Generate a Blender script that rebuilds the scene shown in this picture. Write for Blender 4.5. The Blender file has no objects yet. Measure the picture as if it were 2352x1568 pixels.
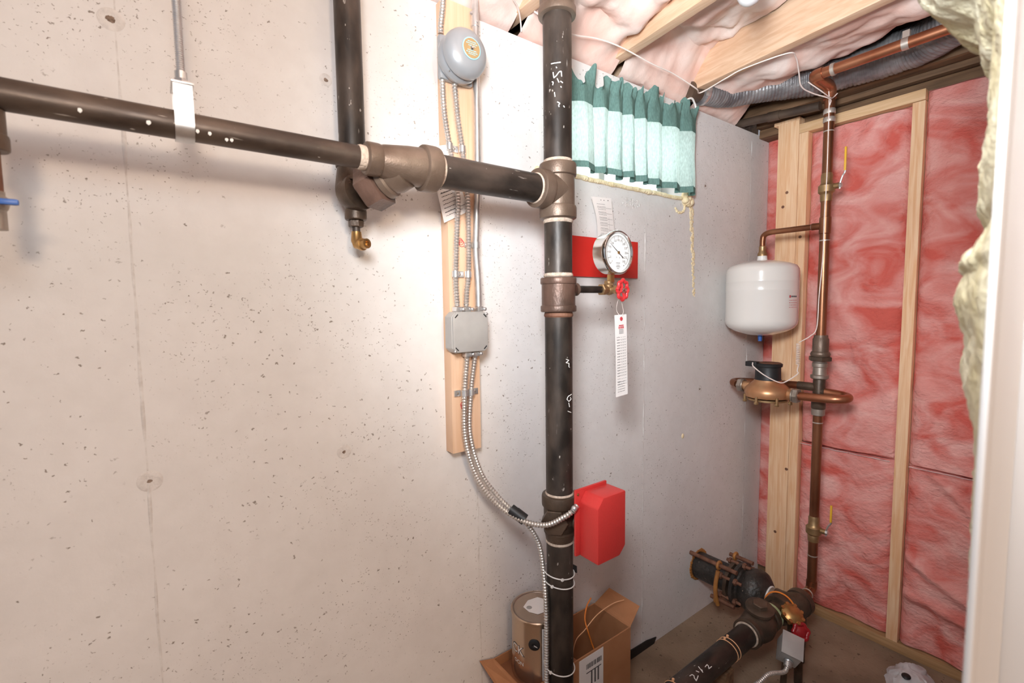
import bpy, bmesh, math, random
from mathutils import Vector, Matrix, noise
random.seed(7)
S = bpy.context.scene
COL = S.collection
PI = math.pi

# ------------------------------------------------------------------ camera
F_PX, YAW, PITCH, ROLL, CAMZ = 1089.87, math.radians(36.6715), math.radians(-4.4437), math.radians(-0.727), 1.3828
fw = Vector((math.sin(YAW)*math.cos(PITCH), math.cos(YAW)*math.cos(PITCH), math.sin(PITCH)))
rt = Vector((math.cos(YAW), -math.sin(YAW), 0)); up = rt.cross(fw)
r2 = rt*math.cos(ROLL) + up*math.sin(ROLL); u2 = up*math.cos(ROLL) - rt*math.sin(ROLL)
cam = bpy.data.cameras.new('camera'); cam.sensor_width = 36; cam.lens = 36*F_PX/2352
cam.clip_start = .02; cam.clip_end = 60
cam.dof.use_dof = True; cam.dof.focus_distance = 1.5; cam.dof.aperture_fstop = 4.5
co = bpy.data.objects.new('camera', cam); COL.objects.link(co)
m = Matrix((r2, u2, -fw)).transposed().to_4x4(); m.translation = Vector((0, 0, CAMZ))
co.matrix_world = m
S.camera = co
# ------------------------------------------------------------------ view, world, lights
S.view_settings.view_transform = 'Standard'; S.view_settings.look = 'None'
S.view_settings.gamma = 1; S.view_settings.use_curve_mapping = False
S.view_settings.exposure = 0.66
w = bpy.data.worlds.new('world'); S.world = w; w.use_nodes = True
w.node_tree.nodes['Background'].inputs[0].default_value = (.86, .9, 1.0, 1)
w.node_tree.nodes['Background'].inputs[1].default_value = .26


def light(name, kind, loc, power, color, size=.1, aim=None, size_y=None, spot=None):
    l = bpy.data.lights.new(name, kind); l.energy = power; l.color = color
    if kind == 'AREA':
        l.size = size
        if size_y: l.shape = 'RECTANGLE'; l.size_y = size_y
    else:
        l.shadow_soft_size = size
    if spot: l.spot_size = spot; l.spot_blend = .6
    o = bpy.data.objects.new(name, l); COL.objects.link(o); o.location = loc
    if aim is not None:
        o.rotation_euler = (Vector(aim)-Vector(loc)).to_track_quat('-Z', 'Y').to_euler()
    return o


light('camera_flash', 'SPOT', (.0, .085, 1.72), 74, (.92, .96, 1), .14, aim=(2.1, 1.15, 1.62), spot=math.radians(106)).data.spot_blend = 1
light('flash_spill', 'POINT', (-.04, .05, 1.76), 8, (.88, .95, 1), .12)
light('flash_bounce', 'SPOT', (.0, .09, 1.60), 46, (.86, .94, 1), .06, aim=(.78, .38, 2.4), spot=math.radians(88))
light('doorway_lamp', 'POINT', (-.15, -1.6, 1.75), 60, (1, .75, .54), .12)
light('window_daylight', 'AREA', (1.85, 1.85, 2.2), 30, (.93, .98, 1), 1.9, aim=(1.85, .6, 2.0), size_y=1.1)
light('backdrop_fill_light', 'AREA', (1.85, 1.60, 3.1), 70, (.93, .98, 1), 1.8, aim=(1.85, 2.0, 1.9), size_y=.4)  # added lamp, only brightens the white panel behind the window

# ------------------------------------------------------------------ materials
def mat(name, base=(.5, .5, .5), rough=.5, metal=0, var=None, var_scale=8, var_detail=6, stretch=None,
        bump=0, bump_scale=40, flecks=None, fleck_scale=120, fleck_lo=.68, ramp=(.35, .65), spec=.5, coat=0, distort=0):
    M = bpy.data.materials.new(name); M.use_nodes = True
    nt = M.node_tree; N = nt.nodes; L = nt.links
    b = N['Principled BSDF']
    b.inputs['Base Color'].default_value = (*base, 1); b.inputs['Roughness'].default_value = rough
    b.inputs['Metallic'].default_value = metal; b.inputs['Specular IOR Level'].default_value = spec
    b.inputs['Coat Weight'].default_value = coat
    tc = N.new('ShaderNodeTexCoord'); mp = N.new('ShaderNodeMapping'); L.new(tc.outputs['Object'], mp.inputs[0])
    if stretch: mp.inputs['Scale'].default_value = stretch
    colour = None
    if var:
        n = N.new('ShaderNodeTexNoise'); n.inputs['Scale'].default_value = var_scale; n.inputs['Detail'].default_value = var_detail
        n.inputs['Distortion'].default_value = distort
        L.new(mp.outputs[0], n.inputs[0])
        cr = N.new('ShaderNodeValToRGB'); cr.color_ramp.elements[0].position = ramp[0]; cr.color_ramp.elements[1].position = ramp[1]
        cr.color_ramp.elements[0].color = (*base, 1); cr.color_ramp.elements[1].color = (*var, 1)
        L.new(n.outputs[0], cr.inputs[0]); colour = cr.outputs[0]
    if flecks:
        n2 = N.new('ShaderNodeTexNoise'); n2.inputs['Scale'].default_value = fleck_scale; n2.inputs['Detail'].default_value = 2
        L.new(mp.outputs[0], n2.inputs[0])
        mr = N.new('ShaderNodeMapRange'); mr.inputs[1].default_value = fleck_lo; mr.inputs[2].default_value = fleck_lo+.05
        L.new(n2.outputs[0], mr.inputs[0])
        mx = N.new('ShaderNodeMix'); mx.data_type = 'RGBA'
        L.new(mr.outputs[0], mx.inputs[0])
        if colour: L.new(colour, mx.inputs[6])
        else: mx.inputs[6].default_value = (*base, 1)
        mx.inputs[7].default_value = (*flecks, 1); colour = mx.outputs[2]
    if colour: L.new(colour, b.inputs['Base Color'])
    if bump:
        n3 = N.new('ShaderNodeTexNoise'); n3.inputs['Scale'].default_value = bump_scale; n3.inputs['Detail'].default_value = 5
        L.new(mp.outputs[0], n3.inputs[0])
        bp = N.new('ShaderNodeBump'); bp.inputs['Strength'].default_value = bump; bp.inputs['Distance'].default_value = .01
        L.new(n3.outputs[0], bp.inputs['Height']); L.new(bp.outputs[0], b.inputs['Normal'])
    return M


def concrete_wall():
    M = bpy.data.materials.new('poured concrete'); M.use_nodes = True
    nt = M.node_tree; N = nt.nodes; L = nt.links; b = N['Principled BSDF']
    b.inputs['Roughness'].default_value = .8; b.inputs['Specular IOR Level'].default_value = .25
    tc = N.new('ShaderNodeTexCoord')

    def nz(scale, det, src=None):
        n = N.new('ShaderNodeTexNoise'); n.inputs['Scale'].default_value = scale; n.inputs['Detail'].default_value = det
        L.new(src or tc.outputs['Object'], n.inputs[0]); return n.outputs[0]

    def ramp(v, lo, hi, c0, c1):
        r = N.new('ShaderNodeValToRGB'); r.color_ramp.elements[0].position = lo; r.color_ramp.elements[1].position = hi
        r.color_ramp.elements[0].color = (*c0, 1); r.color_ramp.elements[1].color = (*c1, 1); L.new(v, r.inputs[0]); return r.outputs[0]

    def mul(a, c, f=1, mode='MULTIPLY'):
        x = N.new('ShaderNodeMix'); x.data_type = 'RGBA'; x.blend_type = mode; x.inputs[0].default_value = f
        L.new(a, x.inputs[6]); L.new(c, x.inputs[7]); return x.outputs[2]
    base = ramp(nz(1.7, 8), .35, .68, (.705, .675, .655), (.775, .75, .73))
    fine = ramp(nz(26, 8), .3, .7, (.95, .945, .94), (1, 1, 1))
    col = mul(base, fine)
    # air holes: small dark pits in clusters
    mp = N.new('ShaderNodeMapping'); mp.inputs['Scale'].default_value = (1, 1, 1.25); L.new(tc.outputs['Object'], mp.inputs[0])
    wob = N.new('ShaderNodeMix'); wob.data_type = 'RGBA'; wob.blend_type = 'ADD'; wob.inputs[0].default_value = .02
    wn = N.new('ShaderNodeTexNoise'); wn.inputs['Scale'].default_value = 120; L.new(tc.outputs['Object'], wn.inputs[0])
    L.new(mp.outputs[0], wob.inputs[6]); L.new(wn.outputs['Color'], wob.inputs[7])
    pits = None
    for sc, thr, lo in ((75, .22, .44), (30, .11, .37), (140, .24, .46)):
        v = N.new('ShaderNodeTexVoronoi'); v.inputs['Scale'].default_value = sc; L.new(wob.outputs[2], v.inputs[0])
        lt = N.new('ShaderNodeMapRange'); lt.inputs[1].default_value = thr; lt.inputs[2].default_value = thr*.55
        L.new(v.outputs['Distance'], lt.inputs[0])
        mk = N.new('ShaderNodeMapRange'); mk.inputs[1].default_value = lo; mk.inputs[2].default_value = lo+.12
        mm = N.new('ShaderNodeMapping'); mm.inputs['Location'].default_value = (sc, 2, sc); L.new(tc.outputs['Object'], mm.inputs[0])
        L.new(nz(4.5, 3, mm.outputs[0]), mk.inputs[0])
        # random per-cell drop-out so the pits vary
        rc = N.new('ShaderNodeSeparateColor'); L.new(v.outputs['Color'], rc.inputs[0])
        rr = N.new('ShaderNodeMath'); rr.operation = 'GREATER_THAN'; rr.inputs[1].default_value = .62; L.new(rc.outputs[0], rr.inputs[0])
        p1 = N.new('ShaderNodeMath'); p1.operation = 'MULTIPLY'; L.new(lt.outputs[0], p1.inputs[0]); L.new(mk.outputs[0], p1.inputs[1])
        p2 = N.new('ShaderNodeMath'); p2.operation = 'MULTIPLY'; L.new(p1.outputs[0], p2.inputs[0]); L.new(rr.outputs[0], p2.inputs[1])
        if pits is None: pits = p2.outputs[0]
        else:
            a = N.new('ShaderNodeMath'); a.operation = 'MAXIMUM'; L.new(pits, a.inputs[0]); L.new(p2.outputs[0], a.inputs[1]); pits = a.outputs[0]
    mx = N.new('ShaderNodeMix'); mx.data_type = 'RGBA'
    sc_ = N.new('ShaderNodeMath'); sc_.operation = 'MULTIPLY'; sc_.inputs[1].default_value = .9; L.new(pits, sc_.inputs[0])
    L.new(sc_.outputs[0], mx.inputs[0]); L.new(col, mx.inputs[6]); mx.inputs[7].default_value = (.22, .18, .15, 1)
    L.new(mx.outputs[2], b.inputs['Base Color'])
    h = N.new('ShaderNodeMath'); h.operation = 'SUBTRACT'; L.new(nz(60, 6), h.inputs[0]); L.new(pits, h.inputs[1])
    bp = N.new('ShaderNodeBump'); bp.inputs['Strength'].default_value = .12; bp.inputs['Distance'].default_value = .006
    L.new(h.outputs[0], bp.inputs['Height']); L.new(bp.outputs[0], b.inputs['Normal'])
    return M


def cloth(name, col, trans):
    M = bpy.data.materials.new(name); M.use_nodes = True
    nt = M.node_tree; N = nt.nodes; L = nt.links; N.remove(N['Principled BSDF'])
    tc = N.new('ShaderNodeTexCoord'); mp = N.new('ShaderNodeMapping'); mp.inputs['Scale'].default_value = (1, 1, .35)
    L.new(tc.outputs['Object'], mp.inputs[0])
    n = N.new('ShaderNodeTexNoise'); n.inputs['Scale'].default_value = 260; n.inputs['Detail'].default_value = 3; L.new(mp.outputs[0], n.inputs[0])
    cr = N.new('ShaderNodeValToRGB'); cr.color_ramp.elements[0].position = .3; cr.color_ramp.elements[1].position = .7
    cr.color_ramp.elements[0].color = (*[c*.72 for c in col], 1); cr.color_ramp.elements[1].color = (*col, 1); L.new(n.outputs[0], cr.inputs[0])
    d = N.new('ShaderNodeBsdfDiffuse'); t = N.new('ShaderNodeBsdfTranslucent'); mx = N.new('ShaderNodeMixShader')
    L.new(cr.outputs[0], d.inputs[0]); L.new(cr.outputs[0], t.inputs[0]); mx.inputs[0].default_value = trans
    L.new(d.outputs[0], mx.inputs[1]); L.new(t.outputs[0], mx.inputs[2]); L.new(mx.outputs[0], N['Material Output'].inputs[0])
    return M


def glass_mat():
    M = bpy.data.materials.new('window glass'); M.use_nodes = True
    nt = M.node_tree; N = nt.nodes; L = nt.links; N.remove(N['Principled BSDF'])
    t = N.new('ShaderNodeBsdfTransparent'); g = N.new('ShaderNodeBsdfGlossy'); g.inputs['Roughness'].default_value = .02
    mx = N.new('ShaderNodeMixShader'); mx.inputs[0].default_value = .06
    L.new(t.outputs[0], mx.inputs[1]); L.new(g.outputs[0], mx.inputs[2]); L.new(mx.outputs[0], N['Material Output'].inputs[0])
    return M


CONC = concrete_wall()
PATCH = mat('tie patch', (.62, .58, .55), .85, var=(.72, .68, .65), var_scale=60, bump=.3, bump_scale=150)
HOLE = mat('dark tie centre', (.13, .085, .06), .9, var=(.3, .22, .17), var_scale=120)
SEAM = mat('form seam', (.70, .67, .645), .85, var=(.58, .54, .51), var_scale=70, bump=.3)
FLOOR = mat('dirty slab', (.20, .135, .088), .85, var=(.33, .235, .16), var_scale=5, bump=.25, bump_scale=90, flecks=(.12, .08, .05), fleck_scale=60, fleck_lo=.66)
def iron(name, dark, light, scuff, axis, rough):
    M = bpy.data.materials.new(name); M.use_nodes = True
    nt = M.node_tree; N = nt.nodes; L = nt.links; b = N['Principled BSDF']
    b.inputs['Roughness'].default_value = rough; b.inputs['Metallic'].default_value = .35
    tc = N.new('ShaderNodeTexCoord')
    def nz(sc, det, st):
        mp = N.new('ShaderNodeMapping'); mp.inputs['Scale'].default_value = st; L.new(tc.outputs['Object'], mp.inputs[0])
        n = N.new('ShaderNodeTexNoise'); n.inputs['Scale'].default_value = sc; n.inputs['Detail'].default_value = det; L.new(mp.outputs[0], n.inputs[0]); return n.outputs[0]
    def rng_(v, lo, hi):
        r = N.new('ShaderNodeMapRange'); r.inputs[1].default_value = lo; r.inputs[2].default_value = hi; L.new(v, r.inputs[0]); return r.outputs[0]
    def mix(f, a, c):
        x = N.new('ShaderNodeMix'); x.data_type = 'RGBA'; L.new(f, x.inputs[0])
        if isinstance(a, tuple): x.inputs[6].default_value = (*a, 1)
        else: L.new(a, x.inputs[6])
        x.inputs[7].default_value = (*c, 1); return x.outputs[2]
    lng = tuple(.12 if k == axis else 1 for k in range(3)); med = tuple(.45 if k == axis else 1 for k in range(3))
    c = mix(rng_(nz(16, 8, med), .40, .66), dark, light)
    c = mix(rng_(nz(130, 3, lng), .695, .76), c, scuff)        # long scratches
    c = mix(rng_(nz(100, 2, med), .715, .75), c, scuff)          # chips
    L.new(c, b.inputs['Base Color'])
    L.new(rng_(nz(40, 6, med), -.6, 1.9), b.inputs['Roughness'])
    bp = N.new('ShaderNodeBump'); bp.inputs['Strength'].default_value = .08; bp.inputs['Distance'].default_value = .004
    L.new(nz(130, 4, med), bp.inputs['Height']); L.new(bp.outputs[0], b.inputs['Normal'])
    return M


IRON = iron('black iron pipe', (.020, .015, .012), (.085, .063, .050), (.42, .38, .34), 2, .42)
IRON_X = iron('black iron pipe lying', (.020, .015, .012), (.075, .055, .044), (.42, .38, .34), 0, .42)
IRON_H = iron('brown iron pipe', (.055, .037, .028), (.14, .10, .075), (.5, .44, .38), 0, .40)
CAST = mat('cast iron fitting', (.115, .075, .052), .42, .45, var=(.19, .135, .10), var_scale=14, bump=.10, bump_scale=260)
CAST_D = mat('dark cast fitting', (.055, .036, .024), .42, .4, var=(.12, .08, .055), var_scale=20, bump=.10, bump_scale=200)
RUST = mat('rusted brown', (.13, .05, .028), .7, .2, var=(.24, .11, .065), var_scale=30, bump=.2, bump_scale=150)
RUST_C = mat('rust streaked iron', (.085, .05, .036), .42, .4, var=(.20, .115, .085), var_scale=16, bump=.12, bump_scale=160, stretch=(1, 1, .6))
BITUMEN = mat('bitumen coated iron', (.018, .016, .014), .42, .1, var=(.05, .04, .034), var_scale=18, bump=.5, bump_scale=60, flecks=(.22, .17, .13), fleck_scale=70, fleck_lo=.70)
PLATE = mat('shaded plate', (.36, .20, .09), .7, var=(.48, .29, .14), var_scale=8, stretch=(9, .6, 9), distort=.8)  # bottom plate wood with its shading put into the darker colour
SEAL = mat('thread sealant', (.62, .50, .40), .8, var=(.42, .32, .25), var_scale=80, bump=.4, bump_scale=200)
CHALK = mat('chalk', (.85, .82, .78), .95)
GALV = mat('galvanized steel', (.60, .60, .60), .32, .85, var=(.72, .72, .72), var_scale=40)
ALU = mat('armoured cable steel', (.56, .53, .50), .38, .8, var=(.70, .66, .62), var_scale=60)
GREYM = mat('grey painted steel', (.30, .31, .325), .35, .15, spec=.5, coat=.25)
GREYB = mat('grey cast box', (.40, .385, .37), .5, .3, var=(.46, .45, .43), var_scale=15, bump=.05, bump_scale=300)
BLACK = mat('black rubber', (.012, .012, .013), .5)
WOOD = mat('pine lumber', (.80, .45, .235), .65, var=(.90, .62, .39), var_scale=9, stretch=(9, 9, .6), bump=.06, bump_scale=60, distort=.8)
WOOD_B = mat('pine mounting board', (.66, .415, .26), .62, var=(.73, .50, .345), var_scale=7, stretch=(10, 1, .5), distort=.6)
WOOD_J = mat('pine joist', (.66, .41, .255), .62, var=(.76, .53, .365), var_scale=8, stretch=(9, .6, 9), distort=.8)
WOOD_Y = mat('pine plate', (.62, .37, .18), .65, var=(.74, .49, .28), var_scale=8, stretch=(9, .6, 9), distort=.8)
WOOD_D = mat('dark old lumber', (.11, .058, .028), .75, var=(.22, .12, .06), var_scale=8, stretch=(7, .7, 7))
PINK = mat('pink fibreglass', (.66, .135, .105), .95, var=(.84, .45, .405), var_scale=5.5, var_detail=10, stretch=(1, 1.1, 1.7), bump=.8, bump_scale=55, distort=1.0, spec=.1, ramp=(.33, .68))
PINKC = mat('pale pink fibreglass', (.78, .51, .43), .95, var=(.84, .71, .65), var_scale=5, var_detail=9, bump=.35, bump_scale=22, distort=1.2, spec=.1)
PALEEDGE = mat('batt edge paper', (.80, .72, .68), .9)
YELLOW = mat('yellow fibreglass', (.52, .46, .285), .95, var=(.62, .58, .44), var_scale=14, var_detail=8, bump=.45, bump_scale=110, distort=.8, spec=.1)
WHITE = mat('white trim paint', (.60, .59, .585), .45)
WHITE_E = mat('white enamel', (.78, .745, .70), .16, coat=.5)
PLASTW = mat('white plastic', (.82, .80, .77), .4)
REDP = mat('red painted metal', (.62, .022, .015), .5, bump=.06, bump_scale=500)
REDBOX = mat('red plastic cover', (.60, .040, .036), .36, var=(.57, .036, .032), var_scale=300, bump=.04, bump_scale=500, spec=.45)
REDH = mat('red enamel', (.66, .03, .035), .3, coat=.3)
REDD = mat('dark red enamel', (.30, .008, .012), .3, coat=.3)
BRASS = mat('brass', (.55, .33, .13), .32, .9, var=(.42, .25, .10), var_scale=40)
BRASS_D = mat('dull bronze', (.33, .21, .10), .42, .8, var=(.45, .29, .15), var_scale=30)
BRONZE = mat('meter bronze', (.55, .27, .13), .38, .75, var=(.64, .37, .20), var_scale=16)
COPPER = mat('aged copper', (.20, .075, .038), .34, .85, var=(.42, .19, .10), var_scale=9, stretch=(1, 1, .4), ramp=(.35, .7))
COPPER_H = mat('clean copper', (.36, .13, .065), .36, .85, var=(.50, .22, .12), var_scale=10)
SOLDER = mat('solder band', (.58, .52, .46), .4, .7)
PEWTER = mat('grey metal fitting', (.30, .255, .21), .45, .7, var=(.42, .36, .31), var_scale=30)
CHROME = mat('chrome', (.78, .77, .75), .14, 1)
PAPER = mat('white paper', (.84, .80, .77), .85)
INK = mat('printing ink', (.10, .09, .09), .8)
INKR = mat('red ink', (.55, .05, .06), .8)
DIAL = mat('dial face', (.86, .85, .82), .5)
CARD = mat('brown cardboard', (.40, .175, .075), .8, var=(.46, .215, .10), var_scale=12, bump=.05, bump_scale=200)
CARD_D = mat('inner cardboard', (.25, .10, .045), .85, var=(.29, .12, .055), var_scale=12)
TIN = mat('tin can metal', (.58, .45, .34), .22, .9, var=(.64, .50, .39), var_scale=5, stretch=(4, 4, .4))
TINLID = mat('tin lid', (.30, .23, .18), .35, .85, var=(.38, .30, .25), var_scale=18)
ORANGE = mat('orange plastic', (.85, .25, .04), .45)
ORANGE_P = mat('faded orange paint', (.46, .19, .045), .6, var=(.32, .13, .035), var_scale=30)
PEACH = mat('peach wire', (.85, .48, .26), .5)
YEL_H = mat('yellow vinyl grip', (.75, .42, .03), .4)
BLUE = mat('blue vinyl grip', (.03, .12, .42), .4)
FOAM = mat('spray foam', (.80, .64, .38), .7, var=(.86, .73, .50), var_scale=30, bump=.4, bump_scale=70)
ROOT = mat('white cable', (.84, .72, .66), .5)
DUCT = mat('grey foil duct', (.125, .115, .12), .38, .3, var=(.30, .29, .29), var_scale=22, bump=.45, bump_scale=60, stretch=(1, .5, 1))
DARKPIPE = mat('dark drain pipe', (.06, .04, .03), .45, .2, var=(.12, .08, .055), var_scale=12)
BAG = mat('white plastic bag', (.62, .61, .62), .45, var=(.5, .49, .50), var_scale=20)
BACKDROP = mat('white window backdrop', (.82, .82, .82), .9)
LAMPW = mat('white glass bulb', (.62, .605, .61), .25, coat=.4)
GOLD = mat('tan label', (.42, .28, .13), .5, .3)
TEAL = mat('teal print', (.30, .62, .68), .5)
GREEN_P = cloth('sheer green cloth', (.50, .63, .59), .55)
GREEN_H = cloth('doubled green cloth', (.155, .265, .235), .10)
VERDI = mat('green corroded ring', (.30, .34, .16), .7, var=(.5, .48, .3), var_scale=60)
GLASS = glass_mat()

# ------------------------------------------------------------------ builders
class MB:
    def __init__(self): self.bm = bmesh.new()

    def _ring_skin(self, rings, close_ends=True):
        bm = self.bm
        vr = [[bm.verts.new(p) for p in r] for r in rings]
        n = len(rings[0])
        for a, b in zip(vr, vr[1:]):
            for i in range(n):
                j = (i+1) % n
                bm.faces.new((a[i], a[j], b[j], b[i]))
        if close_ends:
            bm.faces.new(list(reversed(vr[0]))); bm.faces.new(vr[-1])
        return self

    def tube(self, pts, r, seg=14, caps=True):
        pts = [Vector(p) for p in pts]
        rs = r if isinstance(r, (list, tuple)) else [r]*len(pts)
        t0 = (pts[1]-pts[0]).normalized()
        a = Vector((0, 0, 1)) if abs(t0.z) < .9 else Vector((1, 0, 0))
        u = t0.cross(a).normalized()
        rings = []
        for i, p in enumerate(pts):
            if i == 0: t = t0
            elif i == len(pts)-1: t = (pts[-1]-pts[-2]).normalized()
            else: t = ((pts[i+1]-p).normalized()+(p-pts[i-1]).normalized()).normalized()
            u = (u - t*u.dot(t)).normalized(); v = t.cross(u)
            rings.append([p+(u*math.cos(2*PI*k/seg)+v*math.sin(2*PI*k/seg))*rs[i] for k in range(seg)])
        return self._ring_skin(rings, caps)

    def lathe(self, origin, axis, prof, seg=32, caps=True):
        """prof: (height along axis, radius)"""
        o = Vector(origin); t = Vector(axis).normalized()
        a = Vector((0, 0, 1)) if abs(t.z) < .9 else Vector((1, 0, 0))
        u = t.cross(a).normalized(); v = t.cross(u)
        rings = [[o+t*h+(u*math.cos(2*PI*k/seg)+v*math.sin(2*PI*k/seg))*max(r, 1e-5) for k in range(seg)] for h, r in prof]
        return self._ring_skin(rings, caps)

    def cyl(self, a, b, r, seg=24, r2=None):
        a = Vector(a); b = Vector(b)
        return self.lathe(a, b-a, [(0, r), ((b-a).length, r if r2 is None else r2)], seg)

    def hexn(self, a, b, r, rot=0):
        a = Vector(a); b = Vector(b); h = (b-a).length
        return self.lathe(a, b-a, [(0, r*.88), (h*.12, r), (h*.88, r), (h, r*.88)], 6)

    def box(self, lo, hi, bev=0, M=None):
        lo = Vector(lo); hi = Vector(hi); bm = self.bm
        c = [Vector((x, y, z)) for z in (lo.z, hi.z) for y in (lo.y, hi.y) for x in (lo.x, hi.x)]
        if M is not None: c = [M @ p for p in c]
        v = [bm.verts.new(p) for p in c]
        fs = [bm.faces.new([v[i] for i in f]) for f in ((0, 2, 3, 1), (4, 5, 7, 6), (0, 1, 5, 4), (2, 6, 7, 3), (1, 3, 7, 5), (0, 4, 6, 2))]
        if bev:
            es = list({e for f in fs for e in f.edges})
            bmesh.ops.bevel(bm, geom=es, offset=bev, segments=2, affect='EDGES', profile=.6)
        return self

    def prism(self, poly, ext, bev=0):
        bm = self.bm; e = Vector(ext)
        a = [bm.verts.new(Vector(p)) for p in poly]; b = [bm.verts.new(Vector(p)+e) for p in poly]
        n = len(a); fs = [bm.faces.new(a), bm.faces.new(list(reversed(b)))]
        for i in range(n): fs.append(bm.faces.new((a[i], b[i], b[(i+1) % n], a[(i+1) % n])))
        if bev:
            es = list({e for f in fs for e in f.edges})
            bmesh.ops.bevel(bm, geom=es, offset=bev, segments=2, affect='EDGES', profile=.6)
        return self

    def ball(self, c, r, sub=2, sc=(1, 1, 1)):
        M = Matrix.Translation(Vector(c)) @ Matrix.Diagonal((*[r*s for s in sc], 1))
        bmesh.ops.create_icosphere(self.bm, subdivisions=sub, radius=1, matrix=M); return self

    def torus(self, c, axis, R, r, seg=28, sg=8):
        c = Vector(c); t = Vector(axis).normalized()
        a = Vector((0, 0, 1)) if abs(t.z) < .9 else Vector((1, 0, 0))
        u = t.cross(a).normalized(); v = t.cross(u); bm = self.bm
        vs = [[bm.verts.new(c+(u*math.cos(A)+v*math.sin(A))*(R+r*math.cos(B))+t*r*math.sin(B)) for B in [2*PI*j/sg for j in range(sg)]] for A in [2*PI*i/seg for i in range(seg)]]
        for i in range(seg):
            for j in range(sg):
                bm.faces.new((vs[i][j], vs[(i+1) % seg][j], vs[(i+1) % seg][(j+1) % sg], vs[i][(j+1) % sg]))
        return self

    def grid(self, fn, nu, nv):
        bm = self.bm
        vs = [[bm.verts.new(fn(i/nu, j/nv)) for j in range(nv+1)] for i in range(nu+1)]
        for i in range(nu):
            for j in range(nv):
                bm.faces.new((vs[i][j], vs[i+1][j], vs[i+1][j+1], vs[i][j+1]))
        return self

    def quad(self, *p):
        self.bm.faces.new([self.bm.verts.new(Vector(q)) for q in p]); return self

    def add_mesh(self, me, M):
        vs = [self.bm.verts.new(M @ v.co) for v in me.vertices]
        for p in me.polygons:
            try: self.bm.faces.new([vs[i] for i in p.vertices])
            except ValueError: pass
        return self


def origin_of(o):
    v = Vector((0, 0, 0))
    while o is not None: v += o.location; o = o.parent
    return v


def build(name, mb, material, parent=None, loc=None, smooth=True, recalc=True):
    """Link one mesh object; the builder's coordinates are world coordinates."""
    me = bpy.data.meshes.new(name)
    base = origin_of(parent) if parent is not None else Vector(loc or (0, 0, 0))
    if recalc: bmesh.ops.recalc_face_normals(mb.bm, faces=mb.bm.faces)
    bmesh.ops.translate(mb.bm, verts=mb.bm.verts, vec=-base)
    mb.bm.to_mesh(me); mb.bm.free()
    me.materials.append(material)
    if smooth:
        me.polygons.foreach_set('use_smooth', [True]*len(me.polygons)); me.set_sharp_from_angle(angle=math.radians(38))
    o = bpy.data.objects.new(name, me); COL.objects.link(o)
    if parent is not None: o.parent = parent
    else: o.location = base
    return o


def tag(o, label, cat, group=None):
    o['label'] = label; o['category'] = cat
    if group: o['group'] = group
    return o


def thing(name, label, cat, loc, group=None):
    o = bpy.data.objects.new(name, None); o.empty_display_size = .05; COL.objects.link(o); o.location = loc
    return tag(o, label, cat, group)


def struct(o):
    o['kind'] = 'structure'; return o


def catmull(P, n=10):
    P = [Vector(p) for p in P]; P = [P[0]*2-P[1]]+P+[P[-1]*2-P[-2]]
    out = []
    for i in range(1, len(P)-2):
        a, b, c, d = P[i-1:i+3]
        for k in range(n):
            t = k/n
            out.append(.5*((2*b)+(c-a)*t+(2*a-5*b+4*c-d)*t*t+(3*b-a-3*c+d)*t**3))
    out.append(P[-2]); return out


def resample(pts, step):
    out = [pts[0].copy()]; acc = 0
    for a, b in zip(pts, pts[1:]):
        L = (b-a).length; d = step-acc
        while d <= L: out.append(a.lerp(b, d/L)); d += step
        acc = (acc+L) % step if L+acc >= step else acc+L
    return out


def hose(P, r, pitch=.0078, amp=.2):
    """helically ribbed armour along a path"""
    pts = resample(catmull(P, 30), pitch/4)
    rs = [r*(1+amp*(0, 1, .55, -.6)[i % 4]) for i in range(len(pts))]
    return MB().tube(pts, rs, 10)


_text_cache = {}
def text_mesh(s, bold=False):
    if s not in _text_cache:
        c = bpy.data.curves.new('t', 'FONT'); c.body = s; c.size = 1; c.align_x = 'CENTER'; c.align_y = 'CENTER'; c.resolution_u = 3
        o = bpy.data.objects.new('t', c); COL.objects.link(o)
        me = bpy.data.meshes.new_from_object(o.evaluated_get(bpy.context.evaluated_depsgraph_get()))
        bpy.data.objects.remove(o); bpy.data.curves.remove(c); _text_cache[s] = me
    return _text_cache[s]


def put_text(mb, s, o, u, v, size):
    """text at o, reading along u, upright along v"""
    u = Vector(u).normalized()*size; v = Vector(v).normalized()*size; n = u.cross(v)
    M = Matrix((u, v, n)).transposed().to_4x4(); M.translation = Vector(o)
    return mb.add_mesh(text_mesh(s), M)


def hash_noise(p, s): return noise.noise(Vector(p)*s)
def fbm(p, s, o=4):
    p = Vector(p)*s; a = 1; t = 0
    for _ in range(o): t += a*noise.noise(p); p = p*2.03; a *= .5
    return t

W = 1.137       # concrete wall plane (y)
SX = 2.256      # face of the stud wall (x)

# ================================================================== STRUCTURE
# concrete wall with a window opening
wx0, wx1, wz0, wz1 = .985, 1.705, 1.797, 2.075
WT = .22
b = MB(); bm = b.bm
XS = [-1.6, wx0, wx1, 2.62]; ZS = [0, wz0, wz1, 2.157]
for y in (W, W+WT):
    for i in range(3):
        for k in range(3):
            if i == 1 and k == 1: continue
            b.quad((XS[i], y, ZS[k]), (XS[i+1], y, ZS[k]), (XS[i+1], y, ZS[k+1]), (XS[i], y, ZS[k+1]))
for (x0, z0, x1, z1) in ((wx0, wz0, wx1, wz0), (wx1, wz0, wx1, wz1), (wx1, wz1, wx0, wz1), (wx0, wz1, wx0, wz0), (-1.6, 2.157, 2.62, 2.157), (-1.6, 0, -1.6, 2.157), (2.62, 0, 2.62, 2.157)):
    b.quad((x0, W, z0), (x1, W, z1), (x1, W+WT, z1), (x0, W+WT, z0))
bmesh.ops.remove_doubles(bm, verts=bm.verts, dist=1e-5)
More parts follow.
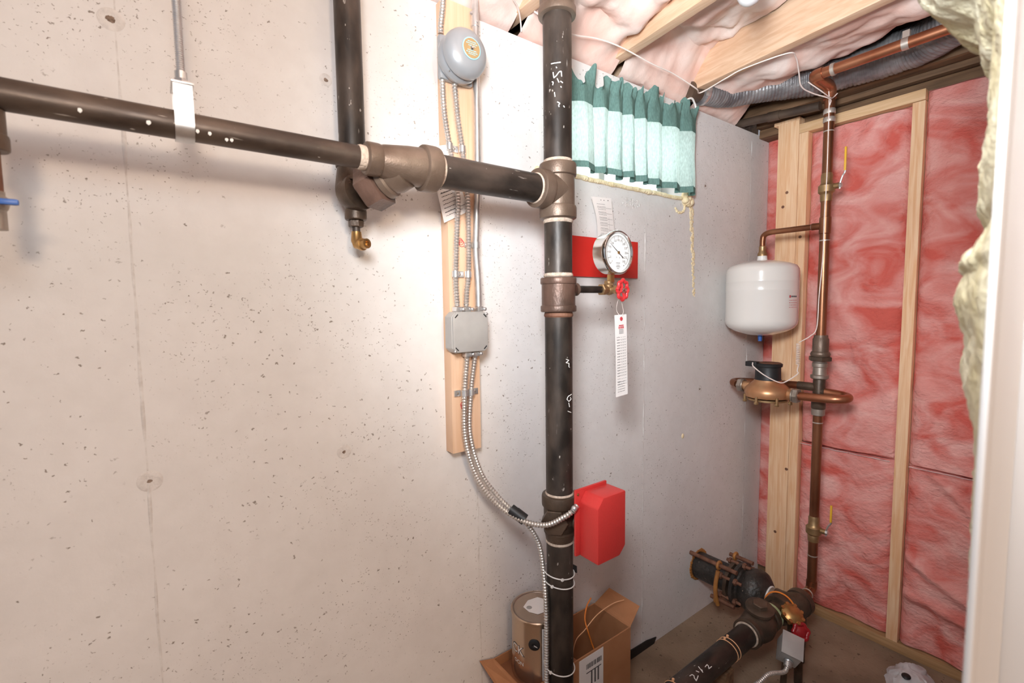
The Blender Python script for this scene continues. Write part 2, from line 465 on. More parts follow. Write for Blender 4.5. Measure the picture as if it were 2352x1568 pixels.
wall = struct(build('wall_back', b, CONC, smooth=False))
# form ties: shallow patched cones
for i, (x, z, r, hole) in enumerate(((-.037, 1.899, .020, .010), (-.030, 1.052, .021, .006), (.340, 1.036, .017, .006), (.333, 1.892, .014, .007), (1.848, 1.011, .016, .007), (1.863, 1.866, .015, .008))):
    b = MB().lathe((x, W, z), (0, -1, 0), [(0, r*1.0), (.0007, r*.9), (.0007, r*.7), (.0003, r*.5), (.0002, .001)], 22)
    o = build('form_tie', b, PATCH, wall)
    b = MB()
    for k in range(5):
        a = k*1.31+i; q = hole*.55
        b.ball((x+q*math.cos(a)*.6, W-.0006, z+q*math.sin(a)*.5), hole*(.35+.13*(k % 3)), 1, (1, .16, .8))
    build('tie_centre', b, HOLE, o)  # dark brown blobs at the middle of each tie
# form seams: thin broken ridges running down the wall
for x, dr, z0, z1, h in ((-.031, -.003, .02, 2.14, .0013), (1.4715, 0, .03, 1.70, .0022), (2.238, .006, .05, 2.12, .0026), (.712, .008, .02, 1.0, .0009)):
    b = MB(); n = 150
    def fn(u, v):
        z = z0+(z1-z0)*u; g = max(0, .35+1.3*noise.noise(Vector((x*9, 3.1, z*14)))); w_ = .0022*(.6+g)
        xx = x+dr*(1-u)+.0022*noise.noise(Vector((x, 7.7, z*9)))+(v-.5)*2*w_
        return Vector((xx, W+.0004-h*g*(1-abs(2*v-1)**2)-.0006, z))
    b.grid(fn, n, 4); build('form_seam', b, SEAM, wall)
# rough parge patch under the window and a dab of paint
b = MB()
for k in range(70):
    a = random.random()*6.28; q = random.random()**.6
    b.ball((1.392+.05*q*math.cos(a), W-.0005, 1.742+.017*q*math.sin(a)), random.uniform(.0015, .0045), 1, (1, .5, 1))
build('plaster_crumbs', b, SEAM, wall)['kind'] = 'stuff'
b = MB().ball((1.729, W, .827), .011, 2, (.8, .35, 1)); build('paint_dab', b, FOAM, wall)

# floor
b = MB().box((-1.6, -3.2, -.1), (2.62, W+WT, 0)); floor = struct(build('floor', b, FLOOR, smooth=False))

# ceiling: subfloor with joists and batts
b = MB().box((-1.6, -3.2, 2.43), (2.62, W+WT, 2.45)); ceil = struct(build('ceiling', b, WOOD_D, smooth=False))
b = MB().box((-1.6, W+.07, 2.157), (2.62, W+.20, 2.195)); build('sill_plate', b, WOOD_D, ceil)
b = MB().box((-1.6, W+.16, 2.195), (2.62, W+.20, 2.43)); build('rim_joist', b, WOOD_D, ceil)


def joist(x0, y0, x1, y1, w_, z0=2.195, z1=2.43):
    return MB().prism([(x0, y0, z0), (x0+w_, y0, z0), (x0+w_, y0, z1), (x0, y0, z1)], (x1-x0, y1-y0, 0), .002)


for x0, y0, x1, y1 in ((.85, 1.23, .85, -3.1), (1.285, 1.23, 1.10, -.2), (1.712, 1.23, 1.545, -.2), (.05, 1.23, .05, -3.1), (-.4, 1.23, -.4, -3.1), (.45, 1.23, .45, -3.1)):
    build('joist', joist(x0, y0, x1, y1, .038), WOOD_J, ceil)


def ceil_batt(xa, xb, ya, yb, zf, nu=60, nv=90, seed=0., amp=.03):
    def fn(u, v):
        y = ya+(yb-ya)*v; s = 0.19*(y-1.13)
        x = xa+(xb-xa)*u+(s if xa > 1 else 0)
        e = min(u, 1-u, .18)/.18
        big = fbm((x+seed, y*1.0, seed), 4.2, 4)
        crease = abs(fbm((x*1.2, y+seed, 3+seed), 3.1, 3))
        z = zf(u, v)+amp*big+2.0*amp*(.22-crease)+.022*(1-e)**2
        q_ = min(1, max(0, (y-1.02)/.12)); z = z*(1-q_)+(2.168+.012*big)*q_ if amp < .05 else z
        return Vector((x, y, z))
    return MB().grid(fn, nu, nv)


build('insulation_batt', ceil_batt(.478, .856, -1.2, 1.23, lambda u, v: 2.235), PINKC, ceil)
build('insulation_batt', ceil_batt(.888, 1.292, -.3, 1.23, lambda u, v: 2.262, 70, 110, 1.3, .04), PINKC, ceil)
build('insulation_batt', ceil_batt(1.325, 1.716, -.3, 1.23, lambda u, v: 2.292, 70, 110, 4.1, .045), PINKC, ceil)
build('insulation_batt', ceil_batt(1.752, 2.10, -.3, 1.235, lambda u, v: 2.212+.06*max(0, u-.5)+.10*max(0, v-.87)/.13*0, 60, 110, 7.7, .022), PINKC, ceil)
build('insulation_batt', ceil_batt(-.35, .44, -1.2, 1.23, lambda u, v: 2.24, 50, 60, 9.1), PINKC, ceil)
b = MB().box((1.30, 1.05, 2.196), (1.70, 1.20, 2.215)); 
build('blocking', MB().prism([(1.325, 1.19, 2.195), (1.715, 1.19, 2.195), (1.715, 1.19, 2.30), (1.325, 1.19, 2.30)], (0, .03, 0)), WOOD_J, ceil)

# stud wall
b = MB().box((2.41, -1.2, 0), (2.43, W+.0, 2.43)); wallr = struct(build('wall_right', b, WOOD_D, smooth=False))
for y0, y1, z1 in ((.943, 1.029, 2.158), (.905, .9415, 2.100), (.522, .559, 2.098), (.115, .153, 2.098)):
    b = MB().box((SX, y0, .0385), (SX+.14, y1, z1), .002); build('stud', b, WOOD, wallr)
b = MB().box((SX, -1.2, 0), (SX+.14, .9035, .038), .002); build('bottom_plate', b, PLATE, wallr)
b = MB().box((SX, .9435, 0), (SX+.14, 1.036, .038), .002); build('bottom_plate', b, PLATE, wallr)
b = MB().box((SX, .5225, 2.1005), (SX+.14, .9425, 2.139), .002); build('top_plate', b, WOOD_Y, wallr)
b = MB().box((SX+.004, .943, 2.1585), (SX+.14, 1.05, 2.174), .003); build('wood_offcut', b, WOOD, wallr)
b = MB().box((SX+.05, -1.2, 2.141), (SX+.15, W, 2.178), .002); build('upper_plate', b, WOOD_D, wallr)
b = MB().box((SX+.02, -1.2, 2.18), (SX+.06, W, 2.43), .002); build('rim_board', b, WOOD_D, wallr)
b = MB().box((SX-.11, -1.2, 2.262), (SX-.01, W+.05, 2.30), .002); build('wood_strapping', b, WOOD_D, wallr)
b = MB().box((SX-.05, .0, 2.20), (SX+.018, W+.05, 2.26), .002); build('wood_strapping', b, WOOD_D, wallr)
# knots in the studs
for y, z in ((.985, 1.86), (1.0, 1.80), (.93, 1.70), (.965, 1.52), (.925, 1.66), (.95, .62), (.99, .31)):
    b = MB().lathe((SX+.0005, y, z), (-1, 0, 0), [(0, .0075), (.0008, .006), (.0009, .002)], 12); build('knot', b, RUST, wallr)


def wall_batt(ya, yb, za, zb, x0, seed, nu=46, nv=110, bulge=.028, amp=.022, top=None, wr=None):
    def fn(u, v):
        y = ya+(yb-ya)*u; z = za+((top(u) if top else zb)-za)*v
        e = min(min(u, 1-u)*(yb-ya)/.05, 1); ez = min(min(v, 1-v)*(zb-za)/.012, 1)
        k = math.sqrt(max(0, 1-(1-e)**2)) * math.sqrt(max(0, 1-(1-ez)**2))
        x = x0 - bulge*k - amp*fbm((y*1.0, z*.7, seed), 6, 5)*(.35+.65*k)
        if wr: x -= wr(y, z)*k
        return Vector((x, y, z))
    return MB().grid(fn, nu, nv)


def wrinkle(y, z):
    t = 0
    for a, b_, c, h in ((.30, .62, .36, .022), (.22, .24, .18, .02), (.62, 1.15, .62, .014)):
        d = (z-(a+b_*(y-.33)*.9))/.022
        t += h*math.exp(-d*d)
    return t


build('insulation_batt', wall_batt(1.031, W-.001, .04, 2.155, 2.40, .3, 12, 90, .012, .006), PINK, wallr)
build('insulation_batt', wall_batt(.5605, .9035, .7545, 2.098, 2.292, 2.2), PINK, wallr)
build('insulation_batt', wall_batt(.5605, .9035, .04, .7535, 2.292, 5.1), PINK, wallr)
build('insulation_batt', wall_batt(-.1, .5205, .7475, 2.135, 2.285, 8.4, 60, 120, .03, .026), PINK, wallr)
build('insulation_batt', wall_batt(-.1, .5205, .04, .7465, 2.285, 11.9, 60, 90, .03, .024, wr=wrinkle), PINK, wallr)
for ya, yb, z in ((.575, .90, .7525), (.16, .517, .7475)):
    pts = [(2.262+.003*noise.noise(Vector((k, z, 1))), ya+(yb-ya)*k/14, z+.002*noise.noise(Vector((k*.7, 5, z)))) for k in range(15)]
    build('batt_edge', MB().tube(pts, [.0008+.0012*abs(noise.noise(Vector((k*.9, 1, ya)))) for k in range(15)], 6), PALEEDGE, wallr)

# partition beside the camera with its white casing
b = MB().box((.576, .03, 0), (2.20, .079, 2.43)); wallf = struct(build('wall_front', b, WHITE, smooth=False))
casing = MB().box((.414, .0568, 0), (.434, .0606, 2.43), .0016); door = struct(build('door_1', casing, WHITE))
b = MB().box((.4345, .0615, 0), (.575, .0640, 2.43), .001); build('casing_board', b, WHITE, door)

# torn yellow insulation bulging behind the casing
prof = [(2.45, 0.275), (1.739, 0.255), (1.715, 0.245), (1.686, 0.217), (1.671, 0.18), (1.634, 0.169), (1.623, 0.157), (1.54, 0.157), (1.516, 0.162), (1.47, 0.162), (1.444, 0.146), (1.424, 0.169), (1.415, 0.183), (1.407, 0.171), (1.381, 0.186), (1.351, 0.169), (1.333, 0.168), (1.311, 0.171), (1.27, 0.152), (1.224, 0.148), (0.9, 0.139), (0.3, 0.138)]


def ratio(z):
    for (za, ra), (zb, rb) in zip(prof, prof[1:]):
        if z <= za and z >= zb: return ra+(rb-ra)*(za-z)/(za-zb)
    return prof[0][1] if z > prof[0][0] else prof[-1][1]


def fluff(u, v):
    z = 2.20-1.3*u; s = .437+.42*v
    pk = math.sin(PI*min(1, v*1.0))**.55
    nz_ = 1+.10*fbm((s*1.0, z, 2.2), 18, 4)
    y = s*(.1385+(ratio(z)-.1385)*pk*nz_)+.003*fbm((s, z, 9), 60, 3)*pk
    return Vector((s+.006*fbm((s, z, 4), 25, 3), y, z+.007*fbm((s, z, 6), 30, 3)))


yi = build('torn_insulation', MB().grid(fluff, 380, 44), YELLOW, None, (.66, .085, 1.0))
tag(yi, 'torn yellow fibreglass insulation bulging out behind the white door casing', 'insulation')

# window
b = MB()
fy0, fy1 = W+.10, W+.15
for lo, hi in (((wx0, wz0), (wx1, wz0+.03)), ((wx0, wz1-.03), (wx1, wz1)), ((wx0, wz0+.0302), (wx0+.03, wz1-.0302)), ((wx1-.03, wz0+.0302), (wx1, wz1-.0302)), ((1.33, wz0+.0302), (1.36, wz1-.0302))):
    b.box((lo[0], fy0, lo[1]), (hi[0], fy1, hi[1]), .003)
win = struct(build('window_1', b, PLASTW))
b = MB().box((.6, 2.0, 1.2), (2.6, 2.03, 2.43)); build('window_backdrop', b, BACKDROP, wall, smooth=False)  # added white panel outside, makes the gap under the curtain bright
for xa, xb in ((wx0+.031, 1.329), (1.361, wx1-.031)):
    b = MB().box((xa, W+.122, wz0+.031), (xb, W+.127, wz1-.031)); build('pane', b, GLASS, win, smooth=False)

# ================================================================== SPRINKLER PIPING
RX, RY = .8355, .918
def collar(b, o, ax, h, r, lip=.35):
    """banded mouth of a threaded fitting"""
    b.lathe(o, ax, [(0, r*.90), (h*.08, r*.985), (h*.2, r), (h*.8, r), (h*.94, r*.97), (h, r*.86)], 36)


def ring(o, ax, h, r): return MB().lathe(o, ax, [(0, r*.97), (h*.3, r*1.03), (h*.7, r*1.0), (h, r*.96)], 32)


R25 = .0358
riser = thing('sprinkler_riser', 'tall black iron sprinkler riser with threaded fittings standing before the concrete wall', 'pipe', (RX, RY, 0))
Zv = (0, 0, 1)
for z0, z1 in ((1.735, 2.11), (1.447, 1.60), (.872, 1.365), (.27, .76)):
    build('pipe', MB().cyl((RX, RY, z0), (RX, RY, z1), R25, 40), IRON, riser)
build('pipe', MB().cyl((RX, RY, 2.13), (RX, RY, 2.44), R25, 40), IRON, riser)
b = MB(); collar(b, (RX, RY, 2.09), Zv, .022, .047); b.cyl((RX, RY, 2.108), (RX, RY, 2.15), .043, 36); collar(b, (RX, RY, 2.146), Zv, .022, .047)
build('pipe_coupling', b, CAST, riser)
# tee to the branch
b = MB(); collar(b, (RX, RY, 1.703), Zv, .034, .0475); collar(b, (RX, RY, 1.598), Zv, .034, .0475)
b.cyl((RX, RY, 1.625), (RX, RY, 1.71), .0425, 36)
b.cyl((RX-.06, RY, 1.668), (RX, RY, 1.668), .0425, 36); collar(b, (RX-.075, RY, 1.668), (1, 0, 0), .034, .0475)
build('pipe_tee', b, CAST, riser)
build('thread_sealant', ring((RX, RY, 1.733), Zv, .012, .0375), SEAL, riser)
build('thread_sealant', ring((RX, RY, 1.588), Zv, .012, .0372), SEAL, riser)
# coupling with gauge outlet
b = MB(); collar(b, (RX, RY, 1.433), Zv, .018, .0465); collar(b, (RX, RY, 1.362), Zv, .018, .0465); b.cyl((RX, RY, 1.37), (RX, RY, 1.44), .0435, 36)
b.lathe((RX+.03, RY, 1.421), (1, 0, 0), [(0, .02), (.022, .0185), (.027, .015), (.034, .0175), (.038, .013)], 20)
build('pipe_coupling', b, RUST_C, riser)['label'] = 'rust-streaked coupling with a side outlet'
build('thread_sealant', ring((RX, RY, 1.452), Zv, .010, .0372), SEAL, riser)
build('thread_sealant', ring((RX, RY, 1.349), Zv, .013, .0370), RUST, riser)
# tee carrying the flow switch
b = MB(); collar(b, (RX, RY, .845), Zv, .034, .0475); b.cyl((RX, RY, .775), (RX, RY, .85), .0425, 36)
b.lathe((RX, RY, .752), Zv, [(0, .0365), (.012, .039), (.03, .0425), (.05, .0425)], 36)
b.lathe((RX-.012, RY, .815), (-.75, -.66, 0), [(0, .036), (.038, .036), (.040, .034), (.0415, .02)], 6)
b.cyl((RX, RY, .805), (.88, .868, .805), .022, 20)
build('pipe_tee', b, CAST_D, riser)
build('thread_sealant', ring((RX, RY, .874), Zv, .010, .0375), SEAL, riser)
build('thread_sealant', ring((RX, RY, .745), Zv, .010, .0372), SEAL, riser)
b = MB().hexn((.868, .884, .80), (.885, .862, .80), .026); build('brass_nut', b, BRASS_D, riser)
# elbow to the floor
pts = [(RX, RY, .28)]+[(RX+.08-.08*math.cos(t), RY-.138*(t/(PI/2)), .22+.06-.06*math.sin(t)) for t in [k*PI/16 for k in range(9)]]+[(RX+.10, .78, .222)]
build('elbow', MB().tube(pts, .044, 28), CAST_D, riser)

UPC = [[(0.8018, 0.9036, 1.9656), (0.8083, 0.8935, 1.9655), (0.8179, 0.8861, 1.9668)], [(0.8088, 0.893, 1.9566), (0.81, 0.8918, 1.9534)], [(0.8041, 0.8991, 1.9448), (0.8052, 0.8975, 1.9315), (0.8091, 0.8927, 1.9359), (0.8143, 0.8883, 1.9447), (0.819, 0.8855, 1.9462), (0.82, 0.8851, 1.9333)], [(0.8027, 0.9017, 1.9233), (0.8045, 0.8985, 1.9213), (0.8033, 0.9005, 1.9139)], [(0.8105, 0.8914, 1.9293), (0.8146, 0.8881, 1.9187)], [(0.817, 0.8866, 1.9227), (0.8229, 0.8839, 1.9193)], [(0.8176, 0.8862, 1.911), (0.8194, 0.8853, 1.9073)], [(0.806, 0.8963, 1.8974), (0.8068, 0.8953, 1.8863)], [(0.8105, 0.8914, 1.8746), (0.8158, 0.8873, 1.8705), (0.8129, 0.8893, 1.8666), (0.8144, 0.8882, 1.8613)], [(0.824, 0.8835, 1.8659), (0.8276, 0.8826, 1.8612)]]
LOC = [[(0.8284, 0.8819, 1.2422), (0.8375, 0.8814, 1.2389), (0.8283, 0.8819, 1.2332), (0.8384, 0.8815, 1.2308), (0.8374, 0.8814, 1.2228), (0.8413, 0.8819, 1.2192)], [(0.8489, 0.884, 1.1491), (0.8352, 0.8813, 1.146), (0.8302, 0.8816, 1.1388), (0.8374, 0.8814, 1.132), (0.8467, 0.8832, 1.1371), (0.8426, 0.8821, 1.1427)], [(0.8365, 0.8813, 1.1289), (0.8398, 0.8816, 1.117)], [(0.8333, 0.8813, 1.1072), (0.8465, 0.8832, 1.1016)]]
def strokes(polys, axis_pt, ax, r, wdt):
    b = MB(); c = Vector(axis_pt); a = Vector(ax)
    for pl in polys:
        q = []
        P = [Vector(p) for p in pl]
        P = resample([P[0].lerp(P[1], t/8) for t in range(8)]+[P[k].lerp(P[k+1], t/8) for k in range(1, len(P)-1) for t in range(8)]+[P[-1]], .0012)
        for p in P:
            d = p-c; d -= a*d.dot(a); q.append(p-d+d.normalized()*r)
        if len(q) > 1: b.tube(q, wdt, 6)
    return b


for pl in UPC: build('chalk_mark', strokes([pl], (RX, RY, 0), Zv, R25, .0013), CHALK, riser)
for pl in LOC: build('chalk_mark', strokes([pl], (RX, RY, 0), Zv, R25, .0011), CHALK, riser)
b = MB().prism([(.868, .906, .676), (.885, .903, .664), (.883, .900, .646), (.872, .902, .652)], (0, .002, 0)); build('tape_tail', b, BLACK, riser)

# branch pipe
BZ = 1.667
br = thing('branch_pipe', 'long brown horizontal iron pipe with a reducing tee joining the riser', 'pipe', (.42, RY, BZ))
Xv = (1, 0, 0)
build('pipe', MB().cyl((.47, RY, BZ), (RX-.068, RY, BZ), .0345, 40), IRON_X, br)
build('pipe', MB().cyl((-.42, RY, BZ), (.35, RY, BZ), .0212, 32), IRON_H, br)
b = MB(); collar(b, (.336, RY, BZ), Xv, .030, .0315)
b.lathe((.36, RY, BZ), Xv, [(0, .027), (.012, .0315), (.06, .0375), (.092, .0395), (.10, .0395)], 36); collar(b, (.452, RY, BZ), Xv, .037, .047)
b.lathe((.418, RY+.004, BZ-.006), Vector((-.050, .072, -.036)), [(0, .040), (.025, .040), (.036, .036), (.040, .040), (.052, .040), (.054, .034)], 32)
build('reducing_tee', b, CAST, br)
b = MB().lathe((.390, RY+.045, BZ-.0265), Vector((-.050, .072, -.036)), [(0, .038), (.004, .049), (.042, .049), (.048, .038)], 6)
build('hex_bushing', b, RUST_C, br)
build('thread_sealant', ring((.487, RY, BZ), Xv, .010, .0362), SEAL, br)
build('thread_sealant', ring((.322, RY, BZ), Xv, .016, .0228), SEAL, br)
build('thread_sealant', ring((RX-.079, RY, BZ), Xv, .010, .036), SEAL, br)
b = MB()
for x, a in ((-.07, .8), (.005, .75), (.066, .75), (.082, .72), (.105, .35), (.112, .4), (.006, .78)):
    p = Vector((x, RY-.0212*math.cos(a*.6-.9), BZ+.0212*math.sin(a*.6-.9)))
    b.ball(p, .0032, 1, (.9, .4, 1.3))
build('paint_drips', b, CHALK, br)['kind'] = 'stuff'

# drop pipe behind the branch
DX, DY = .362, 1.062
drop = thing('drop_pipe', 'black vertical iron pipe hugging the concrete wall behind the branch pipe', 'pipe', (DX, DY, 1.55))
build('pipe', MB().cyl((DX, DY, 1.69), (DX, DY, 2.44), .0278, 36), IRON, drop)
b = MB(); collar(b, (DX, DY, 1.683), Zv, .026, .0365)
pts = [(DX, DY, 1.69), (DX-.001, DY, 1.662), (DX-.002, DY-.003, 1.640), (DX-.001, DY-.014, 1.629), (DX+.004, DY-.030, 1.631)]
b.tube(catmull(pts, 6), [.0325+.0065*min(1, k/14) for k in range(25)], 28)
b.lathe((DX+.001, DY, 1.648), (0.02, 0, -1), [(0, .035), (.025, .033), (.045, .022), (.056, .0195)], 32); collar(b, (DX+.002, DY, 1.573), (0, 0, 1), .024, .0235)
build('elbow', b, CAST_D, drop)
b = MB().hexn((DX+.002, DY, 1.558), (DX+.002, DY, 1.573), .0165); build('hex_plug', b, CAST_D, drop)
build('nipple', MB().cyl((DX+.002, DY, 1.535), (DX+.002, DY, 1.559), .0085, 16), IRON, drop)
b = MB().tube([(DX+.002, DY, 1.548), (DX+.002, DY, 1.530), (DX+.004, DY-.004, 1.522), (DX+.010, DY-.013, 1.519)], [.0105, .0125, .0135, .012], 20)
b.lathe((DX+.008, DY-.010, 1.5195), (.35, -.9, .05), [(0, .0135), (.006, .0135), (.007, .011), (.020, .011), (.0205, .006), (.012, .005)], 20)
build('brass_elbow', b, BRASS, drop)

# left end drain with a blue lever
dv = thing('drain_valve', 'small drain drop with a blue lever hanging off the branch pipe end', 'valve', (-.165, RY, 1.5))
b = MB(); b.cyl((-.165, RY, 1.60), (-.165, RY, 1.645), .019, 20); collar(b, (-.165, RY, 1.592), Zv, .022, .021)
build('valve_tee', b, CAST, dv)
build('nipple', MB().cyl((-.165, RY, 1.535), (-.165, RY, 1.595), .011, 16), RUST, dv)
b = MB(); b.ball((-.165, RY, 1.525), .016, 2); b.cyl((-.165, RY, 1.49), (-.165, RY, 1.54), .012, 16); build('valve_body', b, PEWTER, dv)
b = MB().box((-.162, RY-.022, 1.521), (-.138, RY-.014, 1.529), .003); build('lever', b, BLUE, dv)

# hanger
hg = thing('pipe_hanger', 'bright steel strap hanger on a threaded rod holding the branch pipe', 'hanger', (.05, RY, BZ))
b = MB(); n = 24; w2 = .0125; rr = .0232
path = [(.005+rr*0-rr, 1.722)]
loop = [(-rr, 1.722), (-rr, BZ)]+[(-rr*math.cos(t), BZ-rr*math.sin(t)) for t in [PI*k/n for k in range(1, n)]]+[(rr, BZ), (rr, 1.722)]
def strip(pts, x0, x1, th):
    b = MB(); bm = b.bm
    P = [Vector((0, y, z)) for y, z in pts]
    ring_ = []
    for i, p in enumerate(P):
        t = (P[min(i+1, len(P)-1)]-P[max(i-1, 0)]).normalized(); nrm = Vector((0, -t.z, t.y))
        o_ = p-nrm*th if True else p
        ring_.append([bm.verts.new((x, q.y, q.z)) for x, q in ((x0, p), (x1, p), (x1, o_), (x0, o_))])
    for a, c in zip(ring_, ring_[1:]):
        for k in range(4): bm.faces.new((a[k], a[(k+1) % 4], c[(k+1) % 4], c[k]))
    bm.faces.new(ring_[0][::-1]); bm.faces.new(ring_[-1]); return b
build('strap', strip([(RY+y, z) for y, z in loop], .05-w2, .05+w2, .0018), GALV, hg)
b = MB().box((.05-.0145, RY-rr-.004, 1.7225), (.05+.0145, RY+rr+.004, 1.7255), .0008); build('strap_top', b, GALV, hg)
b = MB().hexn((.05, RY, 1.7255), (.05, RY, 1.737), .0105); b.cyl((.05, RY, 1.737), (.05, RY, 1.748), .0085, 16); build('nut', b, GALV, hg)
pz = [1.742+.0016*k for k in range(436)]
b = MB().tube([(.05, RY, z) for z in pz], [.0056 if k % 2 else .0064 for k in range(len(pz))], 12); build('threaded_rod', b, GALV, hg)

# ================================================================== BOARD, BELL, CONDUIT
b = MB().box((.616, 1.099, .984), (.7065, W-.0005, 2.152), .002)
board = tag(build('mounting_board', b, WOOD_B, None, (.66, W, .984)), 'narrow pine board fixed upright to the concrete wall behind the cables', 'board')
for x, z in ((.652, 1.553), (.648, 1.115)):
    b = MB()
    for k in range(3): b.torus((x+.002*k, 1.0985, z-.004*k), (0, 1, 0), .006+.001*k, .0008, 16, 5)
    build('pencil_mark', b, INKR, board)

# bell
bell = thing('alarm_bell', 'grey round fire alarm bell mounted high on the pine board', 'bell', (.64, 1.06, 2.0))
b = MB().box((.594, 1.080, 1.945), (.690, 1.0985, 2.052), .008); build('back_box', b, GREYM, bell)
bc = Vector((.640, 1.080, 1.995))
b = MB().lathe(bc, (0, -1, 0), [(0, .048), (.004, .056), (.012, .0585), (.018, .0585), (.024, .054), (.030, .050), (.031, .04), (.030, .002)], 48); build('bell_base', b, GREYM, bell)
gc = Vector((.6415, 1.046, 1.998))
b = MB().lathe(gc, (0, -1, 0), [(0, .0565), (.0015, .059), (.005, .059), (.013, .0575), (.021, .053), (.028, .046), (.033, .036), (.0355, .025), (.0365, .012), (.037, .001)], 56)
build('gong', b, GREYM, bell)
b = MB().lathe(gc+Vector((0, -.0364, 0)), (0, -1, 0), [(0, .0255), (.0008, .0255), (.0014, .0235), (.0016, .001)], 40); build('label_ring', b, TEAL, bell)
b = MB().lathe(gc+Vector((0, -.0376, 0)), (0, -1, 0), [(0, .0232), (.0008, .0225), (.001, .001)], 40); lab = build('label_disc', b, GOLD, bell)
b = MB()
for k, (z, w_) in enumerate(((.014, .012), (.0095, .016), (.005, .010), (-.006, .013), (-.0105, .016), (-.0145, .010))):
    x = -w_
    while x < w_:
        l = random.uniform(.002, .006); y = gc.y-.0388
        b.box((gc.x+x, y-.0003, gc.z+z-.0009), (gc.x+min(x+l, w_), y, gc.z+z+.0009)); x += l+.0015
build('label_print', b, TEAL, lab)
b = MB().lathe(gc+Vector((0, -.038, 0)), (0, -1, 0), [(0, .0055), (.003, .005), (.0055, .003), (.006, .0005)], 16); build('screw', b, CHROME, bell)
b = MB()
for a in (.6, 2.5, 4.0, 5.4): b.ball(bc+Vector((.0545*math.cos(a), -.026, .0545*math.sin(a))), .0026, 1)
build('base_screws', b, GALV, bell)['kind'] = 'stuff'

# junction box
jb = thing('junction_box', 'square grey junction box with cut corners on the pine board', 'electrical box', (.66, 1.09, 1.31))
b = MB(); x0, x1, z0, z1, c = .600, .710, 1.259, 1.366, .013
poly = lambda y, e=0: [(x0+c, y, z0), (x1-c, y, z0), (x1, y, z0+c), (x1, y, z1-c), (x1-c, y, z1), (x0+c, y, z1), (x0, y, z1-c), (x0, y, z0+c)]
b.prism(poly(1.064), (0, .0345, 0), .002); body = build('box_body', b, GREYB, jb)
b = MB(); b.prism([(x0+.002, 1.0575, z0+.012), (x0+.012, 1.0575, z0+.002), (x1-.012, 1.0575, z0+.002), (x1-.002, 1.0575, z0+.012), (x1-.002, 1.0575, z1-.012), (x1-.012, 1.0575, z1-.002), (x0+.012, 1.0575, z1-.002), (x0+.002, 1.0575, z1-.012)], (0, .006, 0), .0015)
cover = build('box_cover', b, GREYB, jb)
for sx, sz in ((1, 1), (1, -1), (-1, 1), (-1, -1)):
    b = MB(); cx, cz = (x0+x1)/2+sx*.0435, (z0+z1)/2+sz*.0425
    d = Vector((sx*.7, 0, -sz*.7)); e = Vector((sx*.7, 0, sz*.7))
    p = Vector((cx, 1.0568, cz))
    b.prism([p-d*.006-e*.0014, p+d*.006-e*.0014, p+d*.006+e*.0014, p-d*.006+e*.0014], (0, .0012, 0))
    build('slot', b, BLACK, cover)
for x, z in ((x1-.006, z1-.007), (x0+.008, z0+.005)):
    b = MB().ball((x, 1.058, z), .0045, 2, (1, .6, 1)); build('cover_screw', b, GALV, cover)
for x, z, s in ((.628, 1.366, 1), (.655, 1.366, 1), (.694, 1.366, 1), (.655, 1.259, -1), (.680, 1.259, -1)):
    b = MB(); b.box((x-.0095, 1.070, min(z+s*.0002, z+s*.013)), (x+.0095, 1.092, max(z+s*.0002, z+s*.013)), .002); b.ball((x+.011, 1.066, z+s*.006), .0052, 2, (1, .7, 1))
    build('cable_connector', b, GALV, jb)

# EMT conduit
emt = catmull([(.689, 1.078, 2.43), (.688, 1.080, 2.16), (.686, 1.110, 1.95), (.686, 1.088, 1.73), (.6865, 1.088, 1.60), (.689, 1.086, 1.53), (.697, 1.082, 1.465), (.6985, 1.081, 1.42), (.6985, 1.081, 1.381)], 8)
emt = catmull([(.701, 1.084, 2.43), (.7015, 1.084, 1.95), (.700, 1.084, 1.73), (.694, 1.084, 1.60), (.6905, 1.084, 1.53), (.6935, 1.082, 1.46), (.694, 1.081, 1.42), (.694, 1.081, 1.3795)], 8)
cond = thing('metal_conduit', 'smooth steel conduit tube running down beside the pine board', 'conduit', (.69, 1.084, 1.37))
build('tube', MB().tube(emt, .0088, 20), GALV, cond)
b = MB().cyl((.6998, 1.084, 2.100), (.7, 1.084, 2.135), .0108, 18); b.ball((.6845, 1.076, 2.125), .005, 1); b.ball((.7005, 1.074, 2.108), .004, 1); build('conduit_coupling', b, GALV, cond)
b = MB().cyl((.6912, 1.084, 1.534), (.6912, 1.084, 1.55), .0104, 18); b.box((.662, 1.092, 1.536), (.683, 1.0985, 1.548), .001); b.ball((.667, 1.091, 1.542), .004, 1); build('one_hole_strap', b, GALV, cond)

# armoured cables
def cable(name_label, P, r=.0063, group=None):
    b = hose(P, r); p = P[-1]
    return tag(build('armored_cable', b, ALU, None, p), name_label, 'cable', group)


